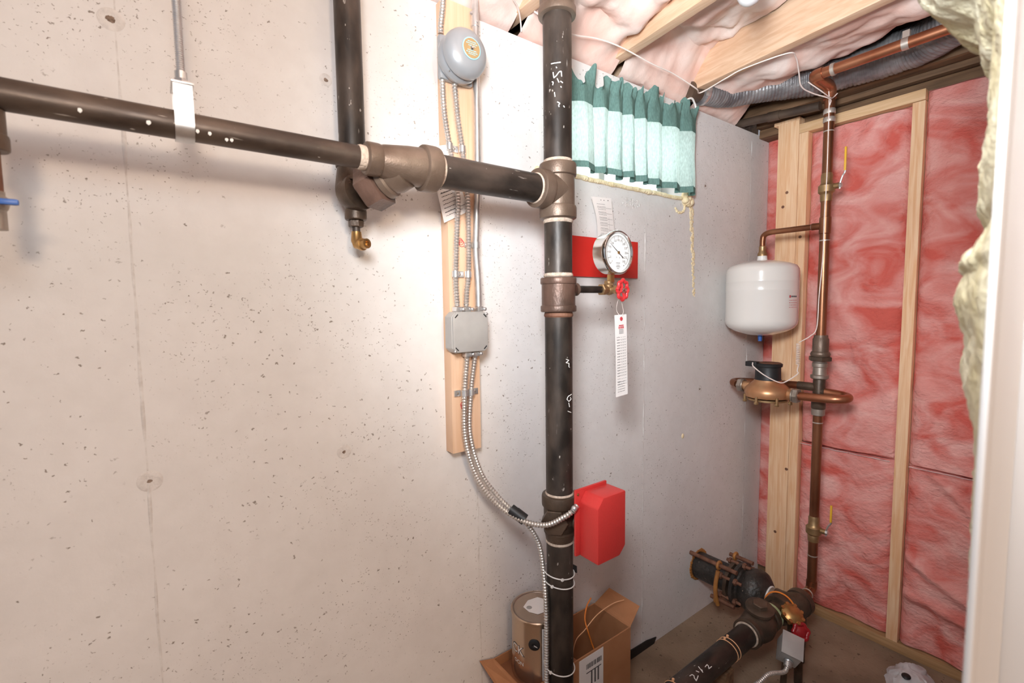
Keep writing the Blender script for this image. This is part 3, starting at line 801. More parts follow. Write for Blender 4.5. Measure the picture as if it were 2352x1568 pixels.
cable('ribbed steel cable dropping to the top of the grey alarm bell', [(.612, 1.085, 2.43), (.611, 1.083, 2.25), (.607, 1.083, 2.13), (.601, 1.085, 2.075), (.602, 1.088, 2.0535)])
cable('ribbed steel cable from the bell box corner, nearest the board edge', [(.603, 1.088, 1.944), (.604, 1.083, 1.862), (.618, 1.082, 1.774), (.637, 1.082, 1.663), (.634, 1.082, 1.60), (.630, 1.082, 1.541), (.626, 1.082, 1.451), (.628, 1.081, 1.3795)])
cable('ribbed steel cable from beneath the bell, running beside the conduit', [(.632, 1.078, 1.938), (.642, 1.082, 1.859), (.654, 1.083, 1.786), (.664, 1.083, 1.70), (.668, 1.083, 1.633), (.666, 1.083, 1.475), (.659, 1.083, 1.42), (.655, 1.081, 1.3795)])
cable('ribbed steel cable curving from the junction box to the red cover', [(.655, 1.081, 1.2455), (.647, 1.083, 1.153), (.645, 1.083, 1.035), (.664, 1.070, .934), (.693, 1.03, .863), (.728, .96, .823), (.766, .897, .818), (.795, .856, .846), (.8115, .842, .862)])
cable('ribbed steel cable curving from the junction box then down along the riser', [(.680, 1.081, 1.2455), (.6675, 1.084, 1.153), (.6615, 1.084, 1.035), (.685, 1.068, .925), (.712, 1.025, .864), (.732, .98, .831), (.757, .955, .798), (.785, .945, .742), (.793, .937, .671), (.7915, .925, .56), (.7915, .925, .35), (.7915, .93, .02)], .0058)
b = MB().tube([(.722, .985, .842), (.740, .957, .822)], .0145, 14); b.tube([(.730, .975, .834), (.744, .952, .818)], .0152, 14)
tag(build('cable_tape', b, BLACK, None, (.73, .97, .83)), 'dark tape wrapped round the two curving steel cables', 'tape')

# straps over the cables
def strap(p, xs, label, tab=None):
    t = thing('cable_strap', label, 'strap', (p[0], 1.098, p[2]), 'steel straps on the pine board')
    for x in xs: build('strap_saddle', MB().cyl((x, 1.083, p[2]-.008), (x, 1.083, p[2]+.008), .0086, 16), GALV, t)
    for xa, xb in tab:
        q = build('strap_tab', MB().box((xa, 1.0925, p[2]-.008), (xb, 1.0985, p[2]+.008), .0006), GALV, t)
        build('nail_head', MB().ball(((xa+xb)/2, 1.0925, p[2]), .0035, 1, (1, .6, 1)), PEWTER, q)


strap((.636, 0, 1.784), (.6165, .6545), 'steel two-cable strap on the board just below the bell', [(.624, .648)])
strap((.645, 0, 1.464), (.626, .6645), 'steel two-cable strap on the board just above the junction box', [(.634, .657)])
strap((.655, 0, 1.148), (.647, .667), 'steel strap pair on the board below the junction box', [(.622, .640), (.674, .695)])

# ================================================================== PAPERS
def sheet(name, quad, label, cat, th=.0012, curl=0, nrm=(0, -1, 0)):
    A, B, C, D = [Vector(q) for q in quad]; n = Vector(nrm)
    def fn(u, v, s=0):
        p = A.lerp(B, u).lerp(D.lerp(C, u), v); return p+n*(curl*math.sin(PI*v)*(1-u)+s)
    b = MB(); b.grid(lambda u, v: fn(u, v, .0), 8, 12); b.grid(lambda u, v: fn(u, v, -th), 8, 12)
    t = thing(name, label, cat, fn(.5, 1)); build('paper_sheet', b, PAPER, t)
    return t, fn


def lines(fn, rows, off=.0006, m_=INK):
    b = MB()
    for (u0, u1, v, h) in rows:
        k = 6
        for i in range(k):
            a, c = u0+(u1-u0)*i/k, u0+(u1-u0)*(i+1)/k
            b.quad(fn(a, v, off), fn(c, v, off), fn(c, v+h, off), fn(a, v+h, off))
    return b


def scribble(rng, u0, u1, v, h, n):
    out = []; u = u0
    while u < u1:
        l = rng.uniform(.02, .07); out.append((u, min(u+l, u1), v+rng.uniform(-.3, .3)*h, h)); u += l+.018
    return out


rng = random.Random(3)
t, fn = sheet('paper_card', [(.560, 1.094, 1.775), (.612, 1.094, 1.79), (.679, 1.094, 1.632), (.603, 1.094, 1.594)], 'white printed card tilted behind the steel cables under the branch pipe', 'card')
rows = []
for k in range(13): rows += scribble(rng, .12, .55+.3*rng.random(), .30+.052*k, .010, 8)
for v in (.42, .62, .88): rows.append((.10, .92, v, .006))
build('card_print', lines(fn, rows), INK, t)
t, fn = sheet('instruction_sheet', [(1.158, 1.112, 1.732), (1.255, 1.112, 1.738), (1.275, 1.108, 1.575), (1.181, 1.105, 1.575)], 'white printed instruction sheet curling on the wall above the gauge', 'paper', curl=.012)
rows = [(.42, .46, .05, .015), (.58, .62, .05, .015), (.78, .84, .05, .012)]
for k in range(15):
    rows += scribble(rng, .18, .62, .14+.055*k, .007, 8)
    if k % 2: rows.append((.15, .95, .165+.055*k, .004))
rows += [(.72, .725, .4+.05*k, .05) for k in range(9)]
build('sheet_print', lines(fn, rows), INK, t)

# red plate
b = MB().box((.97, W-.012, 1.472), (1.4145, W-.0085, 1.603), .001)
b.box((1.00, W-.0085, 1.52), (1.03, W-.0005, 1.56)); b.box((1.34, W-.0085, 1.52), (1.37, W-.0005, 1.56))
tag(build('red_plate', b, REDP, None, (1.2, W, 1.47)), 'flat red rectangular plate on the concrete wall behind the gauge', 'sign')

# ================================================================== GAUGE
ga = thing('pressure_gauge', 'round white pressure gauge with chrome rim beside the riser', 'gauge', (1.020, .918, 1.41))
gx, gz = 1.018, 1.521
G0 = Vector((gx, .921, gz))      # back of case
b = MB().lathe(G0, (0, -1, 0), [(0, .050), (.003, .0565), (.036, .0565), (.0365, .0595), (.046, .0600), (.049, .058), (.0495, .0545), (.046, .053), (.0445, .0525)], 64, caps=False)
b.lathe(G0, (0, -1, 0), [(0, .050), (-.001, .001)], 64, caps=False)
case = build('case', b, CHROME, ga)
fy = G0.y-.0432
b = MB().lathe((gx, fy+.0005, gz), (0, -1, 0), [(0, .0528), (.0005, .001)], 64, caps=False); dial = build('dial', b, DIAL, ga)
b = MB(); y = fy-.0011
def pol(r, a): return Vector((gx+r*math.cos(a), y, gz+r*math.sin(a)))
for k in range(61):
    a = math.radians(225-270*k/60); l = .0075 if k % 5 == 0 else .004
    d = Vector((-math.sin(a), 0, math.cos(a)))*(.0004 if k % 5 else .0006)
    b.quad(pol(.0455, a)-d, pol(.0455, a)+d, pol(.0455-l, a)+d, pol(.0455-l, a)-d)
for k in range(60):
    a0, a1 = math.radians(225-270*k/60), math.radians(225-270*(k+1)/60)
    b.quad(pol(.0462, a0), pol(.0462, a1), pol(.0457, a1), pol(.0457, a0))
for k in range(1, 13):
    a = math.radians(225-270*k/12); put_text(b, str(25*k), pol(.0335, a), Xv, Zv, .0082)
put_text(b, 'o', pol(.033, math.radians(225)), Xv, Zv, .007)
put_text(b, 'psi', (gx+.024, y, gz-.034), Xv, Zv, .006)
put_text(b, 'P', (gx-.006, y, gz-.014), Xv, Zv, .006); put_text(b, 'A', (gx+.006, y, gz-.014), Xv, Zv, .006)
for i, (s, dz) in enumerate(((.016, -.029), (.012, -.035), (.015, -.039), (.008, -.044))):
    x = -s/2
    while x < s/2:
        l = rng.uniform(.001, .003); b.quad((gx+x, y, gz+dz), (gx+x+l, y, gz+dz), (gx+x+l, y, gz+dz+.0016), (gx+x, y, gz+dz+.0016)); x += l+.0008
build('dial_print', b, INK, dial, recalc=False)
a = math.radians(144.5); d = Vector((math.cos(a), 0, math.sin(a))); q = Vector((-d.z, 0, d.x)); c0 = Vector((gx, fy-.0025, gz))
b = MB().prism([c0+d*.042, c0+q*.0011, c0-d*.014+q*.0011, c0-d*.024+q*.002, c0-d*.024-q*.002, c0-d*.014-q*.0011, c0-q*.0011], (0, -.0007, 0))
build('needle', b, INK, ga); build('needle_hub', MB().lathe(c0, (0, -1, 0), [(0, .004), (.0025, .0035), (.003, .0005)], 16), BRASS, ga)
b = MB().box((gx-.0085, .894, 1.440), (gx+.0065, .909, 1.463), .002); build('stem', b, BRASS, ga)

gv = thing('gauge_valve', 'small brass valve with a red handwheel under the pressure gauge', 'valve', (1.01, RY, 1.40))
vx, vy, vz = 1.014, .909, 1.421
build('pipe_nipple', MB().cyl((RX+.066, RY-.004, vz), (vx-.02, vy, vz), .0098, 18), IRON, gv)
b = MB().tube([(vx-.026, vy, vz), (vx+.016, vy, vz)], .0125, 18); b.hexn((vx-.030, vy, vz), (vx-.016, vy, vz), .0165); b.cyl((vx, vy, vz), (vx, vy-.004, vz+.024), .0125, 18)
b.hexn((vx, vy-.004, vz+.0145), (vx, vy-.005, vz+.0195), .0145); b.ball((vx+.004, vy, vz), .016, 2)
b.cyl((vx+.006, vy, vz), (vx+.011, vy-.034, vz-.001), .0095, 16); b.hexn((vx+.008, vy-.018, vz), (vx+.0095, vy-.028, vz-.001), .013)
build('valve_body', b, BRASS_D, gv)
hwc = Vector((vx+.0125, vy-.042, vz-.002)); hax = Vector((.16, -.98, -.03)).normalized()
hu = hax.cross(Vector((0, 0, 1))).normalized(); hv = hax.cross(hu)
P = []
for k in range(64):
    a = 2*PI*k/64; rr_ = .0255+.0024*math.cos(8*a); P.append(hwc+(hu*math.cos(a)+hv*math.sin(a))*rr_)
b = MB().tube(P+[P[0]], .0047, 10)
for k in range(4):
    a = k*PI/2+.4; d = hu*math.cos(a)+hv*math.sin(a); b.tube([hwc+d*.007, hwc+d*.024], .0036, 8)
b.lathe(hwc-hax*.004, hax, [(0, .0085), (.007, .0085), (.008, .006)], 18)
hw = build('handwheel', b, REDH, gv)
b = MB().lathe(hwc+hax*.0035, hax, [(0, .0085), (.001, .0085), (.0015, .005), (.006, .0045), (.007, .002)], 12); build('wheel_nut', b, CHROME, hw)

# hanging inspection tag
t, fn = sheet('inspection_tag', [(1.014, .884, 1.350), (1.062, .883, 1.352), (1.066, .880, 1.124), (1.018, .881, 1.120)], 'long white inspection tag hanging on a string from the red handwheel', 'tag', curl=.002)
rows = []
for k in range(18):
    v = .27+.034*k; rows += scribble(rng, .10, .36, v, .006, 3)
    for u in (.45, .62, .78): rows += scribble(rng, u, u+.10, v+.004, .004, 2)
for k in range(5): rows += scribble(rng, .12, .75, .82+.03*k, .006, 3)
rows += [(.3, .7, .18+.015*k, .005) for k in range(4)]
for k in range(14): rows.append((.08, .93, .30+.034*k, .0016))
build('tag_print', lines(fn, rows), INK, t)
b = lines(fn, [(.30, .72, .125, .012), (.28, .36, .142, .028), (.40, .47, .142, .028), (.50, .58, .142, .028), (.61, .72, .142, .028)], m_=INKR)
hole = fn(.52, .05, .0008); b.torus(hole, (0, 1, 0), .0040, .0016, 20, 6)
b.box(hole+Vector((-.0012, -.0008, -.006)), hole+Vector((.0012, .0008, .006)))
build('tag_logo', b, INKR, t)
b = MB().tube(catmull([hole+Vector((0, -.001, .003)), hole+Vector((-.010, .008, .022)), (1.020, .880, 1.385), (1.021, .873, 1.400)], 8), .0006, 5)
b.tube(catmull([hole+Vector((.001, -.001, .003)), hole+Vector((.006, -.002, .02)), (1.034, .876, 1.382), (1.022, .873, 1.399)], 8), .0006, 5)
build('string', b, ROOT, t)

# ================================================================== FLOW SWITCH
fs = thing('flow_switch', 'red flow switch cover with chamfered corners fixed to the riser', 'switch', (.88, .83, .735))
pf = [(.8365, .737), (.9165, .737), (.9385, .759), (.9385, .904), (.8560, .904), (.8365, .880)]
b = MB().prism([(x, .779, z) for x, z in pf], (0, .064, 0), .004); build('cover', b, REDBOX, fs)
b = MB().box((.8235, .8435, .7365), (.9385, .851, .911), .0025); build('back_flange', b, REDBOX, fs)
for x, z in ((.831, .899), (.931, .745)): build('cover_screw', MB().lathe((x, .8435, z), (0, -1, 0), [(0, .0035), (.002, .003), (.003, .001)], 14), BRASS, fs)
b = MB(); b.ball((.8155, .8405, .868), .0085, 2); b.cyl((.811, .842, .861), (.826, .842, .872), .0072, 14); build('cable_connector', b, GALV, fs)

# zip ties
def ziptie(z, tilt, label, ha):
    b = MB(); c = Vector((RX-.004, RY-.001, z)); ax = Vector((tilt*.6, -tilt*.5, 1)).normalized()
    b.torus(c, ax, R25+.0062, .0016, 40, 6)
    a = Vector((math.cos(ha), math.sin(ha), 0)); a = (a-ax*a.dot(ax)).normalized()
    p = c+a*(R25+.0075); b.box(p-Vector((.0035, .003, .003)), p+Vector((.0035, .003, .003)), .001)
    tag(build('zip_tie', b, PLASTW, None, (RX, RY, z)), label, 'cable tie', 'cable ties on the riser')


ziptie(.664, .18, 'white cable tie round the riser, upper of the pair below the red cover', -2.1)
ziptie(.638, .22, 'white cable tie round the riser, lower of the pair below the red cover', -2.75)
ziptie(.395, .20, 'white cable tie round the riser down beside the paint can', -2.9)

# ================================================================== CURTAIN
cur = thing('curtain', 'short green gathered valance curtain hanging over the basement window', 'curtain', (1.35, W-.06, 1.79))
cx0, cx1 = .972, 1.722
def rodz(x): return 2.045+.040*(x-cx0)/(cx1-cx0)
def hemz(x): return 1.800+.006*noise.noise(Vector((x*9, 1, 2)))
folds = [0, .085, .12, .215, .25, .305, .35, .40, .425, .485, .515, .575, .60, .69, .72, .83, .86, .965, 1.0]
def phase(u):
    for i, (a, c) in enumerate(zip(folds, folds[1:])):
        if a <= u <= c: return (i+(u-a)/(c-a))*PI
    return len(folds)*PI
def cpos(u, t):
    """u along the curtain, t: 0 at the rod, 1 at the hem, negative above"""
    A = .005+.017*max(0, t)**.7; ph = phase(u)
    k = .6+.5*abs(noise.noise(Vector((ph/PI*.7, .3, 0))))
    x = cx0+(cx1-cx0)*u+.017*max(0, t)*math.sin(2*ph+.5)*k+.010*t*noise.noise(Vector((u*8, 2, 0)))
    y = W-.055-A*math.sin(ph)*k*1.4+.003*noise.noise(Vector((u*30, t*3, 0)))
    if u > .985: y += (u-.985)/.015*.045
    if t < 0:
        y += -.012*math.sin(ph*2.0)*(-t)*4; x += .006*math.sin(ph*1.3)*(-t)*4
    return x, y
def cfn(ta, tb, off=0, n=1):
    def fn(u, v):
        t = ta+(tb-ta)*v; x, y = cpos(u, t); zr, zh = rodz(cx0+(cx1-cx0)*u), hemz(x)
        lift = .014*max(0, noise.noise(Vector((phase(u)/PI*.8, 5, 1))))*max(0, t)
        z = zr+(zh-zr)*t+lift if t >= 0 else zr-t*.24*(.8+1.25*noise.noise(Vector((phase(u)/PI*1.1, 8, 3)))+.05*math.sin(u*300))
        z += .0025*noise.noise(Vector((u*120, 3, t*5)))*(1 if t < .2 else 0)
        return Vector((x, y-off, z))
    return fn
build('curtain_panel', MB().grid(cfn(.0, .93), 420, 26), GREEN_P, cur, recalc=False)
build('header_band', MB().grid(cfn(-.22, .20, .0012), 420, 14), GREEN_H, cur, recalc=False)
build('hem_band', MB().grid(cfn(.92, 1.0, .0012), 420, 4), GREEN_H, cur, recalc=False)
b = MB().tube([(.98, W-.0008, 2.048), (.98, W-.045, 2.048), (cx1-.01, W-.045, 2.082), (cx1-.008, W-.0008, 2.082)], .004, 10)
tag(build('curtain_rod', b, PLASTW, None, (1.35, W, 2.06)), 'thin white curtain rod threaded through the top of the green valance', 'curtain rod')
b = MB().tube(catmull([(1.63, W-.052, 2.135), (1.66, W-.06, 2.150), (1.69, W-.055, 2.140), (1.708, W-.05, 2.125)], 8), .0035, 8)
tag(build('rod_clip', b, PLASTW, None, (1.66, W-.05, 2.13)), 'curved white plastic strip showing above the valance corner', 'clip')

# spray foam beneath the window
b = MB()
x = .95
while x < 1.695:
    r = .0105*(.8+.5*abs(noise.noise(Vector((x*30, 1, 0))))); b.ball((x, W-.003, 1.793+.004*noise.noise(Vector((x*12, 0, 5)))), r, 2, (1.1, .75, .9)); x += .009
for k in range(26):
    b.ball((1.728+.022*rng.uniform(-1, 1), W-.004-.006*rng.random(), 1.793+.024*rng.uniform(-1, 1)), rng.uniform(.008, .015), 2)
z = 1.775
while z > 1.405:
    f = (1.775-z)/.37
    for _ in range(2):
        b.ball((1.762+.030*f+.010*rng.uniform(-1, 1)*(1-.5*f), W-.001, z+rng.uniform(-.004, .004)), rng.uniform(.004, .0105)*(1-.35*f), 1, (1, .7, 1.2))
    z -= .007
for k in range(40):
    a = PI*(.15+1.1*k/40); b.ball((1.683+.032*math.cos(a+PI), W-.001, 1.762+.024*math.sin(a+PI)+.002*rng.uniform(-1, 1)), rng.uniform(.003, .007), 1)
sf = build('spray_foam', b, FOAM, None, (1.45, W, 1.79))
tag(sf, 'lumpy cream spray foam bead below the window dripping down the wall', 'foam')

# ================================================================== CAN AND BOX
bx0, bx1, by0, by1, bz = .752, 1.192, .966, 1.128, .318
cb = thing('cardboard_box', 'open brown cardboard box on the floor behind the riser base', 'box', ((bx0+bx1)/2, 1.05, 0))
th = .004
b = MB().box((bx0, by0, 0), (bx1, by0+th, bz)); b.box((bx0, by1-th, 0), (bx1, by1, bz)); b.box((bx0, by0+th, 0), (bx0+th, by1-th, bz)); b.box((bx1-th, by0+th, 0), (bx1, by1-th, bz))
build('carton', b, CARD, cb, smooth=False)
b = MB().box((bx0+th, by0+th, .285), (.975, by1-th, .2895)); b.box((bx0+th, by0+th, .004), (bx1-th, by1-th, .012)); b.box((.971, by0+th, .012), (.975, by1-th, .285)); build('inner_divider', b, CARD_D, cb, smooth=False)
b = MB().prism([(bx1-.002, by0+.0, bz), (bx1-.002, by1-.004, bz), (bx1+.062, by1-.012, bz+.035), (bx1+.072, by0+.022, bz+.028)], (.002, 0, .003)); build('flap', b, CARD, cb, smooth=False)
b = MB().prism([(bx0, by0+.002, bz), (bx0, by1-.002, bz), (bx0-.045, by1+.001, bz+.012), (bx0-.055, by0+.02, bz-.005)], (-.001, 0, .003)); build('flap', b, CARD, cb, smooth=False)
t0 = Vector((1.055, by0-.0006, .302))
b = MB().box((.955, by0-.001, .16), (1.060, by0-.0002, .312)); sl = build('shipping_label', b, PAPER, cb, smooth=False)
b = MB(); x = .985
while x < 1.050:
    l = rng.uniform(.0012, .004); b.box((x, by0-.0014, .272), (x+l, by0-.0011, .288)); x += l+rng.uniform(.001, .003)
for x in (1.005, 1.020, 1.034): b.box((x, by0-.0014, .215), (x+.006, by0-.0011, .258))
b.box((.985, by0-.0014, .258), (1.050, by0-.0011, .261))
build('label_print', b, INK, sl, smooth=False)

can = thing('paint_can', 'open-box gallon paint can of bare metal with a stickered lid', 'paint can', (.862, 1.047, .29))
can['label'] = 'metal gallon paint can with a white lid sticker standing in the cardboard box'
cc = Vector((.862, 1.047, .2898)); cr_ = .0775
b = MB().lathe(cc, Zv, [(0, cr_*.96), (.002, cr_*1.02), (.006, cr_*1.02), (.009, cr_), (.181, cr_), (.183, cr_*1.03), (.190, cr_*1.035), (.1925, cr_*1.0), (.190, cr_*.93)], 64); build('can_body', b, TIN, can)
b = MB().lathe(cc+Vector((0, 0, .185)), Zv, [(0, cr_*.965), (.0062, cr_*.965), (.0066, cr_*.93), (.003, cr_*.88), (.003, cr_*.80), (.0048, cr_*.77), (.0042, .001)], 64); lid = build('lid', b, TINLID, can)
b = MB().prism([cc+Vector((.004+.040*math.cos(k*PI/4+.2)*(1.15 if k % 2 else 1), .004+.038*math.sin(k*PI/4+.2), .1906)) for k in range(8)], (0, 0, .0006)); st = build('lid_sticker', b, PAPER, lid)
b = MB().lathe(cc+Vector((-.022, .012, .1912)), Zv, [(0, .0085), (.0003, .008), (.0004, .001)], 20); build('sticker_dot', b, GREYB, st)
def can_pt(a, z, off=.0004): return cc+Vector((math.cos(a)*(cr_+off), math.sin(a)*(cr_+off), z))
b = MB().grid(lambda u, v: can_pt(-2.10+.5*u, .02+.155*v), 10, 6); cl = build('can_label', b, PAPER, can)
b = MB()
for k in range(34):
    z = .03+.0042*k
    a = -2.06
    while a < -1.70: 
        l = rng.uniform(.02, .06); b.quad(can_pt(a, z, .0009), can_pt(a+l, z, .0009), can_pt(a+l, z+.0016, .0009), can_pt(a, z+.0016, .0009)); a += l+.02
build('label_text', b, INK, cl, recalc=False)
ear = can_pt(-2.39, .128, 0); en = Vector((math.cos(-2.39), math.sin(-2.39), 0))
b = MB().lathe(ear-en*.001, en, [(0, .0165), (.003, .0165), (.0045, .014), (.0046, .006), (.003, .004), (.003, .0005)], 28); build('bail_ear', b, BLACK, can)
b = MB().tube(catmull([ear+en*.004, ear+en*.007+Vector((.01, -.004, -.006)), ear+en*.010+Vector((.035, .0, -.022)), ear+en*.010+Vector((.06, .004, -.040))], 8), .0012, 6); build('bail_wire', b, PALEEDGE, can)
def curved_text(s, a0, z, size, off):
    b = MB(); me = text_mesh(s)
    vs = [b.bm.verts.new(can_pt(a0+v.co.x*size/cr_, z+v.co.y*size, off)) for v in me.vertices]
    for p in me.polygons: b.bm.faces.new([vs[i] for i in p.vertices])
    return b
build('can_lettering', curved_text('CK', -3.12, .094, .040, .0006), INK, can, recalc=False)
b2 = curved_text('CK', -3.122, .0945, .034, .0012); build('can_lettering', b2, PAPER, can, recalc=False)
build('can_lettering', curved_text('OON', -3.06, .058, .016, .0008), PAPER, can, recalc=False)

# wires sticking out of the box
def wire(P, r, m_, label):
    tag(build('plastic_wire', MB().tube(catmull(P, 10), r, 8), m_, None, P[0]), label, 'wire', 'wires in the cardboard box')


wire([(1.098, 1.03, .016), (1.093, 1.02, .20), (1.080, 1.035, .275), (1.068, 1.04, .318), (1.075, 1.06, .345), (1.105, 1.08, .367), (1.135, 1.09, .378)], .0024, ORANGE, 'thick orange wire curling up out of the cardboard box')
wire([(1.00, 1.055, .016), (1.005, 1.05, .20), (1.02, 1.05, .292), (1.06, 1.045, .322), (1.12, 1.045, .350), (1.19, 1.04, .362), (1.235, 1.03, .362)], .0015, PEACH, 'thin peach wire arching out over the box flap')
wire([(.99, 1.00, .016), (.995, 1.0, .20), (1.03, 1.00, .272), (1.06, .995, .283), (1.085, .99, .281)], .0019, YEL_H, 'short yellow wire end lying low inside the box')
b = MB().prism([(1.275, W-.006, .001), (1.545, W-.006, .001), (1.56, W-.006, .022), (1.50, W-.006, .034), (1.28, W-.006, .045)], (0, .004, 0), .001)  # low dark strip along the foot of the wall
tag(build('dark_strip', b, BLACK, None, (1.42, W, 0)), 'dark strip at the wall base beside the cardboard box', 'strip')

# ================================================================== WATER MAIN ON THE FLOOR
MX, MZ = 1.862, .224
wm = thing('water_main', 'black water main pipe entering low through the concrete wall with bolted joint', 'pipe', (MX, 1.0, 0))
build('main_pipe', MB().cyl((MX, W+.10, MZ), (MX, .90, MZ), .056, 36), BITUMEN, wm)
b = MB()
for k in range(30):
    a = 2*PI*k/30; b.ball((MX+.060*math.cos(a), W-.002, MZ+.062*math.sin(a)), rng.uniform(.006, .011), 1, (1, .5, 1))
build('wall_grout', b, ORANGE_P, wm)
Yn = (0, -1, 0)
b = MB().lathe((MX, .955, MZ), Yn, [(0, .058), (.003, .088), (.018, .09), (.021, .075), (.028, .07), (.05, .082), (.075, .088), (.098, .080), (.115, .062), (.125, .050), (.126, .01)], 40); build('joint_body', b, BITUMEN, wm)
b = MB().lathe((MX, .982, MZ), Yn, [(0, .062), (.002, .084), (.016, .084), (.018, .062)], 12); build('gland_ring', b, CAST_D, wm)
for k in range(6):
    a = PI/6+k*PI/3; c = Vector((MX+.081*math.cos(a), 0, MZ+.081*math.sin(a)))
    b = MB().cyl((c.x, 1.005, c.z), (c.x, .905, c.z), .0065, 12); b.hexn((c.x, .986, c.z), (c.x, .997, c.z), .013); b.hexn((c.x, .925, c.z), (c.x, .938, c.z), .013)
    build('bolt', b, RUST, wm)
for a, L_ in ((PI*.72, 1), (PI*.25, 0), (PI*1.22, 0)):
    c = Vector((MX+.098*math.cos(a), 0, MZ+.098*math.sin(a)))
    b = MB().tube([(c.x, W+.02 if L_ else 1.03, c.z), (c.x, .93, c.z)], .0085, 12); build('tie_rod', b, RUST, wm)
    b = MB().torus((c.x, 1.005, c.z), Yn, .014, .006, 20, 8); build('rod_eye', b, ORANGE_P, wm)
# orange strap bar on the gland
b = MB().tube(catmull([(MX-.085, .997, MZ+.062), (MX-.094, 1.0, MZ+.01), (MX-.092, 1.0, MZ-.04), (MX-.078, .998, MZ-.085)], 8), .0085, 10); build('lug_bar', b, ORANGE_P, wm)
build('nipple', MB().cyl((MX, .832, MZ), (MX, .78, MZ), .041, 32), PEWTER, wm)
build('nipple_ring', MB().torus((MX, .828, MZ), Yn, .0425, .0035, 32, 8), PLASTW, wm)
# elbow/tee
b = MB(); b.tube(catmull([(MX, .81, MZ), (MX+.003, .775, MZ), (MX+.03, .748, MZ), (MX+.075, .745, MZ)], 8), .046, 28)
b.lathe((MX, .775, MZ), (-1, 0, 0), [(0, .045), (.035, .045), (.036, .052), (.06, .052), (.062, .04)], 32)
b.lathe((MX+.045, .746, MZ), (1, 0, 0), [(0, .05), (.028, .05), (.032, .03), (.05, .024), (.052, .02)], 28)
build('elbow', b, CAST_D, wm)
b = MB().tube(catmull([(MX+.045, .75, MZ-.02), (MX+.047, .748, MZ-.08), (MX+.048, .747, .06), (MX+.048, .747, .0)], 8), [.034]*8+[.032]*8+[.03]*9, 24); build('support_leg', b, CAST_D, wm)
b = MB().torus((MX-.045, .772, MZ+.012), (1, .15, -.1), .052, .003, 30, 6); build('orange_cord', b, ORANGE, wm)

# supply pipe from the main to the riser
SY, SZ = .78, .224
sp = thing('supply_pipe', 'black iron supply pipe along the floor with a capped check valve', 'pipe', (1.4, SY, 0))
build('pipe', MB().cyl((RX+.09, SY, SZ), (1.60, SY, SZ), .0365, 36), IRON_X, sp)
b = MB(); b.lathe((1.585, SY, SZ), Xv, [(0, .044), (.004, .050), (.022, .050), (.026, .044), (.05, .052), (.085, .058), (.115, .052), (.135, .044), (.138, .050), (.158, .050), (.162, .040)], 36)
b.lathe((1.672, SY, SZ+.03), (-.12, -.12, 1), [(0, .040), (.026, .040), (.030, .047), (.040, .047), (.043, .040), (.0435, .004)], 32)
build('check_valve', b, CAST_D, sp)
b = MB().hexn((1.667, SY-.005, SZ+.07), (1.6655, SY-.0065, SZ+.088), .026); build('valve_cap', b, CAST, sp)
build('thread_sealant', MB().torus((1.585, SY, SZ), Xv, .0385, .0035, 30, 6), SEAL, sp)
build('pipe_stub', MB().cyl((1.74, SY-.002, SZ), (1.806, SY-.004, SZ), .038, 32), CAST_D, sp)
build('corroded_ring', MB().torus((1.757, SY-.002, SZ), Xv, .041, .005, 30, 8), VERDI, sp)
SPC = [[(1.2254, 0.7691, 0.2606), (1.2363, 0.768, 0.2602), (1.239, 0.7632, 0.2582), (1.2347, 0.7588, 0.2556), (1.2352, 0.7526, 0.2502), (1.2435, 0.7547, 0.2522), (1.2533, 0.7576, 0.2547)], [(1.2582, 0.7689, 0.2605), (1.2647, 0.7615, 0.2573)], [(1.2786, 0.7735, 0.2616), (1.2769, 0.7659, 0.2594), (1.2767, 0.7559, 0.2534)], [(1.2786, 0.7637, 0.2584), (1.2796, 0.7594, 0.256)], [(1.2977, 0.7623, 0.2577), (1.3107, 0.7637, 0.2584), (1.3117, 0.7594, 0.2559), (1.3064, 0.7545, 0.2521), (1.3227, 0.7545, 0.2521)]]
for pl in SPC: build('chalk_mark', strokes([pl], (0, SY, SZ), Xv, .0368, .0013), CHALK, sp)
b = MB().box((1.40, SY-.03, 0), (1.45, SY+.03, SZ-.038), .004); build('pipe_block', b, WOOD_D, sp)
for x, lb in ((1.475, 'white cable tie on the floor pipe, nearer the check valve'), (1.458, 'white cable tie on the floor pipe, second from the check valve'), (1.17, 'white cable tie on the floor pipe beyond its chalk mark')):
    b = MB().torus((x, SY, SZ), (1, .05, .12), .0375, .0015, 36, 6); b.box((x-.003, SY+.005, SZ+.036), (x+.003, SY+.012, SZ+.043), .001)
    tag(build('zip_tie', b, PEACH, None, (x, SY, SZ)), lb, 'cable tie', 'cable ties on the floor pipe')

# brass flanged valve, red wheel, grey tamper switch
bv = thing('flanged_valve', 'ornate brass valve with a dark red wheel beside the floor pipe', 'valve', (1.76, .70, .20))
b = MB(); bd = Vector((-.25, -.45, .85)).normalized(); fc = Vector((1.768, .708, .262))
b.cyl((1.80, .75, .235), fc-bd*.012, .022, 20)
b.lathe(fc, bd, [(-.014, .024), (-.010, .034), (-.002, .036), (.004, .036), (.008, .028), (.014, .020), (.015, .004)], 28)
u_ = bd.cross(Vector((0, 0, 1))).normalized(); v_ = bd.cross(u_)
for k in range(8):
    a = k*PI/4; q = fc+(u_*math.cos(a)+v_*math.sin(a))*.034
    b.hexn(q-bd*.010, q+bd*.008, .0075)
b.cyl(fc-bd*.02+Vector((-.02, -.03, -.012)), fc-bd*.02+Vector((.02, -.012, -.006)), .006, 12)
build('valve_body', b, BRASS, bv)
wc = Vector((1.752, .672, .222)); wa = Vector((-.45, -.6, .35)).normalized()
wu = wa.cross(Vector((0, 0, 1))).normalized(); wv = wa.cross(wu)
